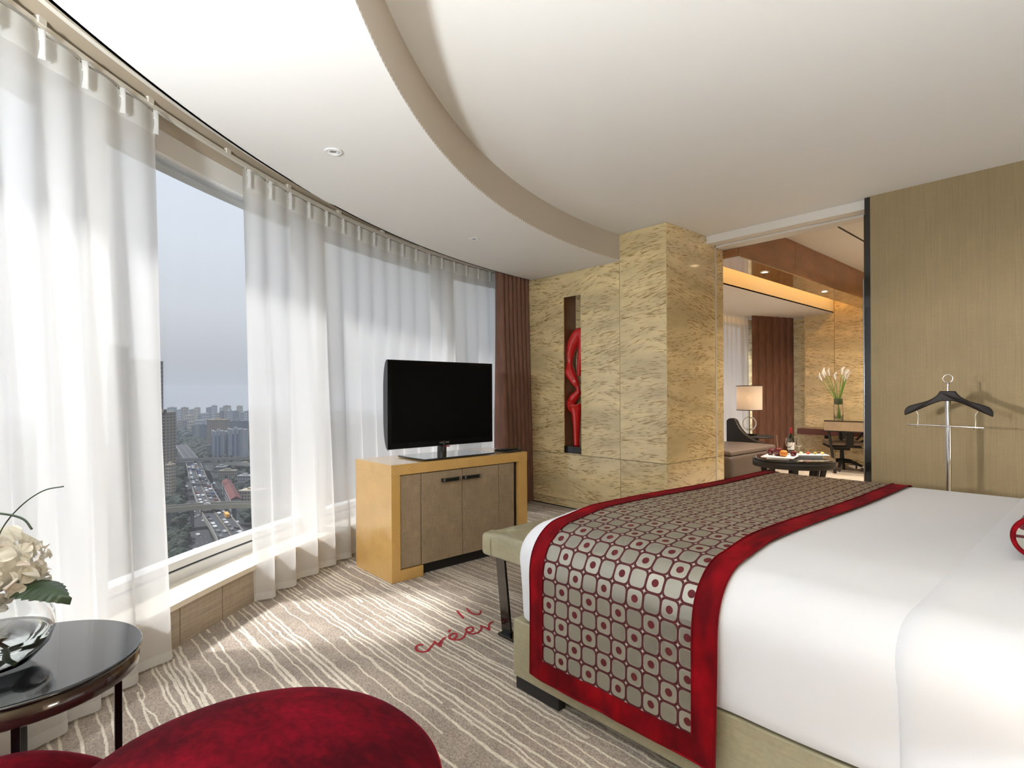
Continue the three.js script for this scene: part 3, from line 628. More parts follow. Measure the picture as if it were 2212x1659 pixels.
// --- bed
const BZ0 = -3.82, BZ1 = -1.545, BX0 = -1.765;       // linen extents
const crown = (z) => .040 * smooth(0, .42, BZ1 - z) * (1 - .45 * smooth(.5, 1.6, BZ1 - z)) ;
const ER = .15, ETOP = .698;
{
  const t = thing('bed', 'large bed with sage leather base and white linen under a red runner', 'bed', [-.7, 0, -2.6]), mv = (g) => g.translate(.7, 0, 2.6);
  obj('base', mv(span(-1.757, .36, .052, .293, -3.64, -1.572, .008)), M.leather, t);
  for (const [x, z] of [[-1.62, -1.60], [-1.62, -3.60], [.2, -1.60], [.2, -3.6]]) obj('foot', mv(span(x - .125, x + .12, 0, .053, z - .02, z + .02)), M.blackMatt, t);
  tag(obj('headboard', mv(span(.37, .49, 0, 1.25, -3.9, -1.45, .03)), M.leather, t), 'padded leather headboard');
  const linen = (x0, off, yb) => softBox(x0 - off, .37, .20, ETOP + off, BZ0 - off, BZ1 + off, [.12, ER, ER], [70, 20, 110], (v) => {
    const edge = smooth(0, .16, v.x - x0);
    if (v.y > .5) v.y += crown(v.z) * smooth(.5, .69, v.y) * lerp(.4, 1, edge);
    // soft hanging folds low on the sides
    const low = smooth(.62, .32, v.y); if (v.z > -1.7) v.z += low * .006 * Math.sin(v.x * 9 + 1) - low * .012; if (v.x < x0 + .06) v.x += low * .008 * Math.sin(v.z * 7);
    if (v.y < yb) v.y = yb + .012 * Math.sin(v.x * 6 + v.z * 5); return v;
  }, true);
  obj('fitted_sheet', mv(linen(BX0, 0, .305)), M.linen, t);
  tag(obj('duvet', mv(linen(-.43, .012, .335)), M.linen, t), 'white duvet folded back towards the pillows');
}
{   // runner: patterned panel, velvet border, hanging down both long sides
  const t = thing('bed_runner', 'silver satin bed runner with red dots and red velvet border', 'bed runner', [-1.21, 0, -2.6]), mv = (g) => g.translate(1.21, 0, 2.6);
  const off = .007, path = [], put = (z, y) => path.push([z, y]);
  const yb = .125; for (let i = 0; i < 20; i++) { const y = lerp(yb, ETOP - ER, i / 19), low = smooth(.62, .32, y); put(BZ1 + off + .004 - low * .006, y); }
  for (let i = 1; i <= 16; i++) { const a = i / 16 * Math.PI / 2, y = ETOP - ER + Math.sin(a) * (ER + off), z = BZ1 - ER + Math.cos(a) * (ER + off); put(z, y + crown(z) * smooth(.5, .69, y) + .0015); }
  for (let i = 1; i < 60; i++) { const z = lerp(BZ1 - ER, BZ0 + ER, i / 60); put(z, ETOP + off + crown(z)); }
  for (let i = 0; i <= 16; i++) { const a = i / 16 * Math.PI / 2, z = BZ0 + ER - Math.sin(a) * (ER + off); put(z, ETOP - ER + Math.cos(a) * (ER + off) + crown(z) * (1 - i / 16)); }
  for (let i = 1; i < 12; i++) put(BZ0 - off, lerp(ETOP - ER, .2, i / 11));
  const len = [0]; for (let i = 1; i < path.length; i++) len.push(len[i - 1] + Math.hypot(path[i][0] - path[i - 1][0], path[i][1] - path[i - 1][1]));
  const L = len[len.length - 1], at = (s) => { let i = 1; while (i < path.length - 1 && len[i] < s) i++; const k = (s - len[i - 1]) / (len[i] - len[i - 1]); return [lerp(path[i - 1][0], path[i][0], k), lerp(path[i - 1][1], path[i][1], k)]; };
  const X0 = -1.607, X1 = -.813, wr = noiseField(128, 128, 6, 4), wrf = noiseField(128, 128, 14, 3);
  const P = (x, s, lift) => {
    const [z, y] = at(clamp(s, 0, L)), [z2, y2] = at(clamp(s + .01, 0, L)), n = Math.hypot(z2 - z, y2 - y) || 1, nz = (y2 - y) / n, ny = -(z2 - z) / n;
    const i = Math.floor(clamp((x - X0) / (X1 - X0), 0, .999) * 60) + Math.floor(clamp(s / L, 0, .999) * 127) * 128, hang = s < .55 ? 1 : .35;
    const w = lift + ((wr[i] - .35) * .016 + (wrf[i] - .5) * .007) * hang * smooth(0, .05, x - X0) * smooth(0, .05, X1 - x);
    // the hanging end swings in a little at its foot corner
    const sway = smooth(.5, 0, s) * .012 * Math.sin((x - X0) * 9);
    return [x + (s < .4 ? (s - .4) * .018 : 0), y + ny * Math.max(0, w), z + nz * Math.max(0, w) + Math.max(0, sway)];
  };
  const bw = .078, grid = (xa, xb, sa, sb, lift, nu, nv) => sheet((u, v) => P(lerp(xa, xb, u), lerp(sa, sb, v), lift), nu, nv, (u, v) => [lerp(xa, xb, u) - X0 - bw, lerp(sa, sb, v) - bw]);
  obj('patterned_panel', mv(grid(X0 + bw - .01, X1 - bw + .01, bw - .01, L, .002, 60, 220)), M.runner, t);
  obj('border', mv(merge([grid(X0, X0 + bw, 0, L, .004, 8, 220), grid(X1 - bw, X1, 0, L, .004, 8, 220), grid(X0 + bw, X1 - bw, 0, bw, .004, 50, 8)])), M.velvetTrim, t);
  obj('edge_piping', mv(merge([X0, X1].map((x) => { const pts = []; for (let s = 0; s <= L; s += .04) pts.push(V(...P(x, s, .004))); return tube(pts, .0035, 6, 160); }).concat([tube([...Array(12).keys()].map((i) => V(...P(lerp(X0, X1, i / 11), 0, .004))), .0035, 6, 60)]))), M.velvetTrim, t);
  obj('inner_piping', mv(merge([X0 + bw, X1 - bw].map((x) => { const pts = []; for (let s = bw; s <= L; s += .04) pts.push(V(...P(x, s, .006))); return tube(pts, .002, 5, 160); }))), M.velvetTrim, t);
}
{   // bolster by the pillows
  const t = thing('bolster', 'round silver bolster with red piped end beside the pillows', 'cushion', [-.175, .822, -2.2]);
  const b = new THREE.CylinderGeometry(.06, .06, .75, 40, 1); b.rotateX(Math.PI / 2); b.translate(0, 0, -.37); obj('body', uvm(b.toNonIndexed()), M.runner, t);
  const r = new THREE.TorusGeometry(.056, .008, 10, 44); obj('piping', r, M.velvetTrim, t);
}
{
  const pillow = (z, lab) => { const t = thing('pillow', lab, 'pillow', [.17, .875, z], 0, 'white pillows against the headboard'); obj('case', softBox(-.13, .13, -.11, .13, -.42, .42, [.12, .12, .2], [16, 12, 30]), M.linen, t); };
  pillow(-2.15, 'white pillow against the headboard'); pillow(-3.15, 'white pillow against the headboard');
}
// --- valet stand
{
  const t = thing('valet_stand', 'chrome valet stand with a dark wooden hanger beside the bed', 'valet stand', [-.776, 0, -4.45]);
  obj('base', lathe([[0, 0], [.15, 0], [.15, .012], [.03, .02], [.018, .03], [0, .03]], 40), M.chrome, t);
  obj('pole', cyl(.0165, .0165, 1.17, 0, .025, 0, 24), M.chrome, t);
  obj('finial', [cyl(.008, .008, .055, 0, 1.245, 0, 16), lathe([[0, 1.296], [.010, 1.296], [.012, 1.301], [.010, 1.308], [0, 1.31]], 16)], M.chrome, t);
  const ring = new THREE.TorusGeometry(.0255, .0028, 8, 36); ring.translate(0, 1.33, 0); obj('ring', ring, M.chrome, t);
  const s = new THREE.Shape(); s.moveTo(-.038, 1.25); s.lineTo(.038, 1.25); s.bezierCurveTo(.05, 1.225, .066, 1.208, .10, 1.19); s.bezierCurveTo(.14, 1.172, .18, 1.165, .205, 1.15); s.bezierCurveTo(.222, 1.135, .228, 1.115, .222, 1.092); s.bezierCurveTo(.16, 1.12, .08, 1.175, .03, 1.186); s.lineTo(-.03, 1.186); s.bezierCurveTo(-.08, 1.175, -.16, 1.12, -.222, 1.092); s.bezierCurveTo(-.228, 1.115, -.222, 1.135, -.205, 1.15); s.bezierCurveTo(-.18, 1.165, -.14, 1.172, -.10, 1.19); s.bezierCurveTo(-.066, 1.208, -.05, 1.225, -.038, 1.25);
  const h = extr(s, .026, .005); const hp = h.attributes.position; for (let i = 0; i < hp.count; i++) hp.setZ(i, hp.getZ(i) - .008 + .55 * hp.getX(i) ** 2); h.computeVertexNormals();
  tag(obj('hanger', h, phy({ color: new THREE.Color(.016, .011, .010), roughness: .5, specularIntensity: .5 }), t), 'dark brown shaped wooden hanger');
  obj('trouser_bar', [bar([-.203, 1.030, .028], [.176, 1.023, .028], .009, .009, .004), ...[[-.203, 1.030], [.176, 1.023]].map(([x, y]) => { const q = new THREE.SphereGeometry(.0075, 10, 8); q.translate(x, y, .028); return q; })], M.chrome, t);
  for (const x of [-.156, .14]) obj('bar_hook', tube([[x + (x < 0 ? -.012 : .012), 1.124, .02], [x, 1.105, .02], [x, 1.04, .021], [x - .004, 1.012, .026], [x - .006, 1.014, .036]], .0028, 6, 24), M.chrome, t);
}
// --- sculpture in the niche
{
  const t = thing('sculpture', 'glossy red twisted sculpture standing in the wall niche', 'sculpture', [-4.02, .675, -4.545]);
  const horn = lathe([[0, 0], [.032, 0], [.034, .012], [.036, .1], [.045, .25], [.056, .35], [.072, .40], [.094, .43], [.098, .437], [.09, .44], [.06, .42], [0, .40]], 32), hp2 = horn.attributes.position;
  for (let i = 0; i < hp2.count; i++) { const k = smooth(.34, .44, hp2.getY(i)); hp2.setY(i, hp2.getY(i) + k * hp2.getX(i) * .28); hp2.setX(i, hp2.getX(i) - k * .008); hp2.setZ(i, hp2.getZ(i) * (1 - k * .15)); } horn.computeVertexNormals();
  obj('stem', horn, M.redGloss, t);
  obj('bowl', taper([[.06, .44, .0], [.0, .40, .0], [-.055, .42, .0], [-.09, .475, .0], [-.03, .53, 0], [.02, .58, .0], [.03, .63, 0]], [.03, .062, .06, .04, .05, .042, .022], 18, 60), M.redGloss, t);
  obj('twist', taper([[.03, .62, 0], [-.005, .69, .01], [-.075, .80, .015], [-.098, .90, .0], [-.095, 1.0, -.01], [-.06, 1.1, -.01], [.0, 1.18, 0], [.06, 1.22, .0], [.10, 1.16, .0], [.085, 1.0, .01], [.05, .86, 0], [.04, .76, 0]], [.022, .05, .058, .035, .048, .066, .07, .06, .05, .04, .03, .02], 18, 110), M.redGloss, t);
}
// --- recessed downlights (switched off)
for (const [x, z, lab] of [[-2.842, -1.271, 'round white recessed ceiling downlight above the curtain gap'], [-3.673, -2.873, 'round white recessed ceiling downlight above the television']]) {
  const t = thing('downlight', lab, 'ceiling light', [x, YS, z], 0, 'recessed ceiling downlights');
  obj('trim_ring', lathe([[.031, -.001], [.046, -.001], [.048, -.004], [.046, -.008], [.036, -.009], [.031, -.005], [.031, -.001]], 40), M.white, t);
  obj('gimbal', lathe([[.018, -.003], [.029, -.003], [.030, -.0065], [.022, -.0075], [.018, -.005], [.018, -.003]], 32), M.white, t);
  obj('lamp', lathe([[0, -.0035], [.016, -.0035], [.017, -.005], [.006, -.0065], [0, -.007]], 20), M.nickel, t);
}
// --- black round side table with vase
{
  const t = thing('side_table', 'black glass round side table by the sheer curtain', 'table', [-2.05, 0, -.004]);
  obj('glass_top', lathe([[0, .503], [.276, .503], [.283, .508], [.283, .514], [.278, .519], [0, .519]], 72), M.black, t);
  obj('rim', lathe([[.25, .455], [.272, .455], [.276, .46], [.276, .503], [.25, .503], [.25, .455]], 72), phy({ color: new THREE.Color(.03, .012, .012), roughness: .15, clearcoat: .6 }), t);
  for (const a of [-55, 2, 125, 182]) obj('leg', span(.252 * Math.cos(R(a)) - .009, .252 * Math.cos(R(a)) + .009, 0, .46, .252 * Math.sin(R(a)) - .009, .252 * Math.sin(R(a)) + .009, .002), M.black, t);
}
{
  const vx = -2.045, vz = .055;
  const t = thing('glass_vase', 'clear round glass vase of water holding the hydrangea', 'vase', [vx, .519, vz]);
  obj('bowl', lathe([[0, .0], [.06, .0], [.09, .012], [.125, .05], [.138, .09], [.135, .13], [.115, .175], [.085, .21], [.072, .222], [.069, .221], [.082, .208], [.111, .174], [.131, .13], [.134, .09], [.121, .052], [.088, .018], [.06, .008], [0, .008]], 56), M.clearGlass, t);
  obj('water', lathe([[0, .0085], [.059, .0085], [.087, .0185], [.1195, .053], [.131, .088], [0, .088]], 56), M.water, t);
  const f = thing('hydrangea', 'large cream hydrangea head with dark leaves in the glass vase', 'flower', [vx, .519, vz]);
  obj('stem', taper([[.0, .012, .0], [.01, .12, .01], [-.005, .20, 0], [0, .27, 0]], [.011, .009, .007, .006], 8, 24), M.stem, f);
  obj('crossed_stem', [taper([[.10, .03, -.05], [-.02, .10, .02], [-.10, .17, .06]], [.006, .007, .006], 8, 16), taper([[-.11, .05, -.04], [.02, .03, .03], [.10, .06, .05]], [.005, .006, .005], 8, 16)], M.leaf, f);
  const petal = (s) => sheet((u, v) => { const a = (u - .5) * 2, w = Math.sin(Math.PI * Math.min(1, v * .9 + .08)) ** .7 * .5; return [a * w * s, v * s, (a * a * .16 + Math.sin(v * 3) * .14 + .07 * Math.sin(a * 5 + v * 4)) * s]; }, 6, 6);
  const pg = [petal(.036), petal(.030), petal(.042)];
  const pos = [-.012, .262, .015];
  for (let i = 0; i < 260; i++) {
    const y = 1 - 2 * (i + .5) / 260, a = i * 2.39996, r = Math.sqrt(1 - y * y); if (y < -.75) continue;
    const n = V(r * Math.cos(a), y, r * Math.sin(a)), m = obj('petal', pg[i % 3], i % 5 < 4 ? M.petal : M.petalPink, f);
    m.position.set(n.x * .125 + pos[0], n.y * .088 + pos[1], n.z * .125 + pos[2]);
    const q = new THREE.Quaternion().setFromUnitVectors(V(0, 0, 1), n); q.multiply(new THREE.Quaternion().setFromEuler(new THREE.Euler(rr(-.9, .5), rr(-.7, .7), rr(0, 6.28)))); m.quaternion.copy(q);
  }
  const core = new THREE.SphereGeometry(1, 20, 14); core.scale(.105, .072, .105); core.translate(...pos); obj('flower_core', core, M.petal, f);
  const leaf = (w, l) => sheet((u, v) => { const a = (u - .5) * 2, prof = Math.sin(Math.PI * Math.pow(v, .75)) * (1 + .07 * ((Math.floor(v * 22) % 2) ? 1 : -1)); return [a * w * prof, -a * a * .02 + Math.sin(v * 2.4) * .02 - v * .01, v * l]; }, 8, 44);
  for (const [ry, rx, x, y, z, l] of [[2.35, .30, .03, .235, -.05, .17], [.6, .35, .05, .225, .05, .15], [-1.8, .3, -.05, .23, -.02, .16]]) { const m = obj('leaf', leaf(.062, l), M.leaf, f); m.position.set(x, y, z); m.rotation.set(rx, ry, 0, 'YXZ'); }
  obj('grass_blade', [tube([[.0, .24, .0], [.01, .36, -.02], [.04, .43, -.06], [.08, .475, -.11], [.11, .485, -.15]], .0018, 5, 30), tube([[-.08, .36, .06], [-.03, .41, .02], [.03, .415, -.03], [.07, .40, -.07], [.085, .375, -.085]], .003, 5, 36)], M.leaf, f);
}
// --- red velvet round armchair
{
  const t = thing('armchair', 'crimson velvet round armchair with a low wrapped back beside the black table', 'armchair', [-1.285, 0, -.395]);
  const wob = (a) => 1 + .05 * Math.cos(2 * (a - 2.5)) + .02 * Math.cos(3 * a + .6);
  const top = new THREE.SplineCurve([[0, .470], [.12, .468], [.22, .460], [.30, .445], [.355, .423], [.385, .393], [.40, .35], [.402, .26], [.395, .16], [.385, .10]].map((p) => new THREE.Vector2(...p))).getPoints(44).map((p) => [p.x, p.y]);
  const g = lathe([...top, [.36, .085], [0, .085]].reverse(), 80), p = g.attributes.position;
  for (let i = 0; i < p.count; i++) { const k = wob(Math.atan2(p.getZ(i), p.getX(i))); p.setX(i, p.getX(i) * k); p.setZ(i, p.getZ(i) * k); }
  g.computeVertexNormals(); const uv = g.attributes.uv; for (let i = 0; i < uv.count; i++) uv.setXY(i, p.getX(i) + .4 * p.getY(i), p.getZ(i) - .5 * p.getY(i));
  obj('seat_cushion', g, M.velvet, t);
  const ring = []; for (let i = 0; i < 60; i++) { const a = i / 60 * Math.PI * 2, k = wob(a); ring.push(V(.3885 * k * Math.cos(a), .390, .3885 * k * Math.sin(a))); }
  obj('seam', tube(ring, .0022, 5, 160, true), M.velvetTrim, t);
  obj('wrapped_back', taper([[-.36, .15, .13], [-.385, .21, .23], [-.405, .285, .33], [-.37, .34, .44], [-.2, .38, .56], [.05, .41, .61], [.28, .40, .53], [.46, .36, .35], [.53, .30, .12]], [.055, .085, .095, .1, .105, .105, .1, .09, .06], 20, 70, () => 1.25), M.velvet, t);
  for (const a of [45, 135, 225, 315]) obj('foot', cyl(.018, .022, .09, .27 * Math.cos(R(a)), 0, .27 * Math.sin(R(a)), 14), M.blackMatt, t);
}
// ------------------------------------------------------------------ living room things
{
  const t = thing('chaise_longue', 'brown leather chaise with a dark curved back in the living room', 'sofa', [-3.95, 0, -7.75]);
  obj('seat', softBox(-.62, .50, .12, .42, -.56, .85, .06, [20, 8, 20]), std({ color: new THREE.Color(.085, .062, .05), roughness: .55 }), t);
  obj('seat_pad', softBox(-.60, .49, .40, .47, -.54, .83, .03, [20, 6, 20], (v) => { v.y += .02 * Math.cos(v.x * 2); return v; }), std({ color: new THREE.Color(.13, .098, .082), roughness: .5 }), t);
  const s = new THREE.Shape(); s.moveTo(-.62, .3); s.lineTo(-.62, .80); s.bezierCurveTo(-.60, .86, -.50, .86, -.47, .81); s.bezierCurveTo(-.40, .62, -.22, .50, .02, .47); s.lineTo(.02, .3); s.lineTo(-.62, .3);
  const g = extr(s, .08, .012); g.translate(0.35, 0, -.63); obj('curved_back', g, std({ color: new THREE.Color(.012, .011, .01), roughness: .4 }), t);
  for (const [x, z] of [[-.5, -.46], [.42, -.46], [-.5, .75], [.42, .75]]) obj('foot', span(x - .04, x + .04, 0, .125, z - .04, z + .04), M.blackMatt, t);
}
{
  const t = thing('lamp_table', 'small dark table holding the lit table lamp', 'table', [-3.98, 0, -8.7]);
  obj('top', lathe([[0, .535], [.29, .535], [.30, .545], [.30, .56], [0, .56]], 40), M.blackMatt, t); obj('stem', [cyl(.045, .06, .49, 0, .04, 0, 14), lathe([[.05, .47], [.11, .535], [.0, .535]], 16)], M.blackMatt, t); obj('base', lathe([[0, 0], [.18, 0], [.18, .02], [.04, .045], [0, .045]], 30), M.blackMatt, t);
}
{
  const t = thing('table_lamp', 'lit table lamp with a square drum shade and glass ring foot', 'lamp', [-4.05, .56, -8.72]);
  obj('base', box(.19, .03, .12, 0, .016, 0, .004), M.black, t);
  obj('pole', cyl(.009, .009, .40, 0, .03, 0, 12), M.nickel, t);
  const r = new THREE.TorusGeometry(.10, .012, 10, 36); r.rotateY(R(48)); r.translate(0, .19, 0); obj('glass_ring', r, M.clearGlass, t);
  const sh = lathe([[.19, .405], [.192, .79]], 40); obj('lamp_shade', sh, phy({ color: new THREE.Color(.70, .64, .58), roughness: .95, transmission: .45, thickness: 0 }), t);
  obj('shade_rim', [.405, .79].map((y) => { const q = new THREE.TorusGeometry(.192, .006, 6, 44); q.rotateX(Math.PI / 2); q.translate(0, y, 0); return q; }), M.blackMatt, t);
  const b = new THREE.SphereGeometry(.035, 16, 12); b.translate(0, .60, 0); obj('bulb', b, std({ color: 0x000000, emissive: new THREE.Color(1, .62, .28), emissiveIntensity: 5 }), t).castShadow = false;
  const l = new THREE.PointLight(new THREE.Color(1, .66, .36), .10); l.position.set(0, .60, 0); l.castShadow = true; l.shadow.radius = 1.5; t.add(l);
}
{
  const t = thing('coffee_table', 'round black coffee table with splayed legs', 'table', [-2.68, 0, -6.9]);
  const y = .47, r = .44;
  obj('top', lathe([[0, y - .03], [r - .01, y - .03], [r, y - .02], [r, y - .004], [r - .006, y], [0, y]], 64), M.black, t);
  obj('rim', lathe([[r - .03, y - .10], [r + .004, y - .10], [r + .006, y - .03], [r - .03, y - .03], [r - .03, y - .1]], 64), M.blackMatt, t);
  for (const a of [20, 65, 110, 155, 200, 245, 290, 335]) obj('leg', bar([.34 * Math.cos(R(a)), y - .05, .34 * Math.sin(R(a))], [.25 * Math.cos(R(a)), 0, .25 * Math.sin(R(a))], .06, .03, .004), M.blackMatt, t);
  // plates, fruit, wine
  const plate = (x, z, w, d, turn, lab) => { const p = thing('plate', lab, 'plate', [x, y, z], turn); obj('dish', [box(w, .012, d, 0, .03, 0, .004), box(w * .7, .022, d * .7, 0, .012, 0, .004)], M.white, p); return p; };
  plate(-2.72, -6.62, .34, .34, .2, 'square white plate with glazed fruit on the coffee table'); plate(-2.56, -7.03, .42, .16, .65, 'long white plate of small snacks on the coffee table');
  const fruit = (name, lab, cat, x, z, s, m, hy = 1) => { const f = thing(name, lab, cat, [x, y + .036, z]); const q = lathe([[0, 0], [.5, .04], [.8, .25], [.98, .7], [1, 1.05], [.85, 1.5], [.5, 1.78], [.12, 1.72], [0, 1.62]].map((p) => [p[0] * s, p[1] * s * hy]), 20); obj('flesh', q, m, f); return f; };
  const plum = phy({ color: new THREE.Color(.09, .008, .012), roughness: .2, clearcoat: .6 }), orange = phy({ color: new THREE.Color(.55, .2, .03), roughness: .35 });
  const ap = fruit('toffee_apple', 'dark red glazed apple with a wooden stick', 'fruit', -2.74, -6.62, .055, plum); obj('stick', bar([0, .08, 0], [-.015, .24, 0], .007, .007), std({ color: new THREE.Color(.35, .25, .17), roughness: .7 }), ap);
  fruit('plum', 'dark plum beside the toffee apple on the square plate', 'fruit', -2.84, -6.66, .042, plum); fruit('plum', 'dark plum beside the orange fruit on the square plate', 'fruit', -2.60, -6.70, .036, plum); fruit('apricot', 'orange apricot on the square plate', 'fruit', -2.66, -6.58, .045, orange, .9);
  const snackM = [[.65, .42, .05], [.75, .66, .45], [.42, .06, .03], [.3, .28, .08], [.7, .5, .2]];
  snackM.forEach((c, i) => fruit('canape', ['yellow', 'cream', 'red', 'green', 'golden'][i] + ' canape on the long white plate', 'snack', -2.56 + (i - 2) * .062, -7.03 + (2 - i) * .047, .02, std({ color: new THREE.Color(...c), roughness: .6 }), .8));
  const bo = thing('wine_bottle', 'dark wine bottle with red capsule and white label', 'bottle', [-2.83, y, -7.22]);
  obj('bottle', lathe([[0, 0], [.037, 0], [.039, .008], [.039, .19], [.033, .215], [.016, .245], [.0145, .25], [.0145, .27], [0, .27]], 24), phy({ color: new THREE.Color(.008, .01, .008), roughness: .08, clearcoat: .5 }), bo);
  obj('capsule', lathe([[.0148, .262], [.0152, .335], [0, .336]], 20), std({ color: new THREE.Color(.25, .01, .015), roughness: .35 }), bo);
  obj('label', lathe([[.0395, .06], [.0395, .15]], 24), M.white, bo);
  const gl = (x, z, lab) => { const q = thing('wine_glass', lab, 'glass', [x, y, z], 0, 'wine glasses on the coffee table'); obj('goblet', lathe([[0, 0], [.034, .0], [.034, .003], [.006, .008], [.0045, .05], [.0045, .085], [.012, .095], [.034, .118], [.042, .145], [.041, .175], [.033, .215], [.0318, .215], [.0395, .175], [.0405, .146], [.033, .121], [.010, .099], [0, .097]], 28), M.clearGlass, q); };
  gl(-2.79, -7.06, 'stemmed wine glass in front of the wine bottle'); gl(-2.70, -7.12, 'stemmed wine glass in front of the wine bottle');
}
{
  const z = -9.3, t = thing('writing_desk', 'dark desk with a grey apron against the living room wall', 'desk', [-2.6, 0, z]);
  obj('top', span(-.555, .9, .795, .81, -.62, .005, .003), M.black, t);
  obj('apron', span(-.552, .9, .655, .795, -.02, 0, .002), M.door, t); obj('side_apron', span(-.552, -.535, .655, .795, -.62, -.02, .002), M.door, t);
  obj('under_frame', span(-.55, .9, .64, .656, -.62, -.001), M.blackMatt, t);
  for (const [x, zz, dx] of [[-.50, -.04, .09], [-.5, -.56, .05], [.6, -.04, 0], [.6, -.56, 0]]) obj('leg', bar([x, .65, zz], [x + dx, 0, zz - .0], .032, .032), M.blackMatt, t);
  const l = thing('wall_ledge', 'dark red wooden ledge along the living room wall', 'shelf', [-3.0, 0, ZF]); obj('board', span(-.95, .9, .50, .60, .002, .25), std({ color: new THREE.Color(.12, .04, .03), roughness: .35 }), l); obj('bracket', [-.5, .5].map((x) => span(x - .02, x + .02, .4, .5, .002, .2)), M.blackMatt, l);
}
{
  const tan = std({ color: new THREE.Color(.22, .16, .115), roughness: .4 }), t = thing('office_chair', 'tan leather swivel office chair at the desk', 'chair', [-3.08, 0, -9.85], R(-62));
  obj('seat', softBox(-.25, .25, .40, .475, -.24, .24, .035, [14, 6, 14]), tan, t);
  const back = softBox(-.22, .22, 0, .30, -.035, .035, .03, [14, 14, 6]); back.rotateX(R(-16)); back.translate(0, .62, -.33); obj('backrest', back, tan, t);
  const head = softBox(-.15, .15, 0, .19, -.03, .03, .028, [12, 10, 6]); head.rotateX(R(-6)); head.translate(0, .905, -.44); obj('headrest', head, tan, t);
  obj('back_spine', [taper([[-.15, .4, -.16], [-.2, .55, -.32], [-.19, .75, -.40], [-.15, .98, -.49]], [.016, .016, .014, .012], 8, 24), taper([[.15, .4, -.16], [.2, .55, -.32], [.19, .75, -.40], [.15, .98, -.49]], [.016, .016, .014, .012], 8, 24)], M.blackMatt, t);
  for (const s of [-1, 1]) obj('armrest', [box(.06, .025, .26, s * .29, .63, .0, .01), bar([s * .29, .62, -.06], [s * .27, .39, -.06], .03, .10)], M.blackMatt, t);
  obj('seat_frame', box(.5, .03, .46, 0, .385, 0, .01), M.blackMatt, t); obj('tilt_box', box(.12, .06, .22, 0, .345, 0, .01), M.blackMatt, t); obj('gas_lift', [cyl(.03, .026, .2, 0, .13, 0, 16), cyl(.016, .016, .05, 0, .32, 0, 12)], M.blackMatt, t);
  for (let i = 0; i < 5; i++) { const a = i * 1.2566 + .3, c = Math.cos(a), s = Math.sin(a), g = obj('base_spoke', taper([[0, .15, 0], [c * .15, .135, s * .15], [c * .30, .085, s * .30]], [.034, .028, .02], 8, 12), M.blackMatt, t); const w = new THREE.TorusGeometry(.02, .011, 8, 18); w.rotateY(-a + .6); w.translate(c * .30, .031, s * .30); obj('caster', w, M.darkMetal, g); }
}
{
  const v = thing('cylinder_vase', 'tall clear vase of green stems on the desk', 'vase', [-3.05, .81, -9.62]);
  obj('glass', lathe([[0, 0], [.065, 0], [.066, .004], [.064, .33], [.061, .33], [.062, .012], [0, .012]], 36), M.clearGlass, v);
  const f = thing('calla_lilies', 'bunch of white calla lilies in the tall desk vase', 'flowers', [-3.05, .81, -9.62]);
  obj('leaf_wrap', lathe([[.053, .24], [.058, .25], [.058, .325], [.053, .335]], 28), std({ color: new THREE.Color(.05, .10, .03), roughness: .5 }), f);
  for (let i = 0; i < 11; i++) {
    const a = i * 2.4, r = .08 + .2 * ((i * 7) % 11) / 11, hgt = .60 + .12 * ((i * 5) % 11) / 11, tx = Math.cos(a) * r, tz = Math.sin(a) * r * .8, bx = -tx * .16, bz = -tz * .16;
    obj('stem', taper([[bx, .014, bz], [tx * .05, .25, tz * .05], [tx * .55, hgt * .72, tz * .55], [tx, hgt, tz]], [.007, .0065, .006, .005], 7, 18), M.stem, f);
    const c = lathe([[.004, 0], [.012, .03], [.018, .065], [.028, .09], [.034, .105]], 14), p = c.attributes.position; for (let k = 0; k < p.count; k++) if (p.getY(k) > .06) p.setY(k, p.getY(k) + (p.getX(k)) * 1.0);
    c.computeVertexNormals(); c.applyQuaternion(new THREE.Quaternion().setFromUnitVectors(V(0, 1, 0), V(tx, .42, tz).normalize())); c.translate(tx, hgt - .005, tz); obj('lily_flower', c, M.lily, f);
  }
}
// cove light strip in the gap between beam and lowered ceiling, and two lit downlights in the beam
{
  const t = thing('cove_light', 'hidden orange strip light glowing above the beam', 'light', [-3.11, 2.93, -8.05]);
  obj('strip', box(.02, .012, 5.0, 0, 0, 0), std({ color: 0x000000, emissive: new THREE.Color(1, .50, .10), emissiveIntensity: 5 }), t);
  const l = new THREE.RectAreaLight(new THREE.Color(1, .46, .10), 14, 5.0, .03); l.position.set(-.012, .0, 0); l.lookAt(-4.2, 2.55, -8.05); t.add(l); l.lookAt(V(-4.2, 2.6, -8.05));
  const u = thing('cove_light', 'hidden orange strip light glowing above the living room curtains', 'light', [-4.80, 2.70, -8.05]);
  obj('strip', box(.012, .02, 5.0, -.03, 0, 0), std({ color: 0x000000, emissive: new THREE.Color(1, .55, .14), emissiveIntensity: 4 }), u);
  const l2 = new THREE.RectAreaLight(new THREE.Color(1, .5, .14), 7, .03, 5.0); l2.position.set(-.03, -.015, 0); u.add(l2); l2.rotation.x = -Math.PI / 2;
}
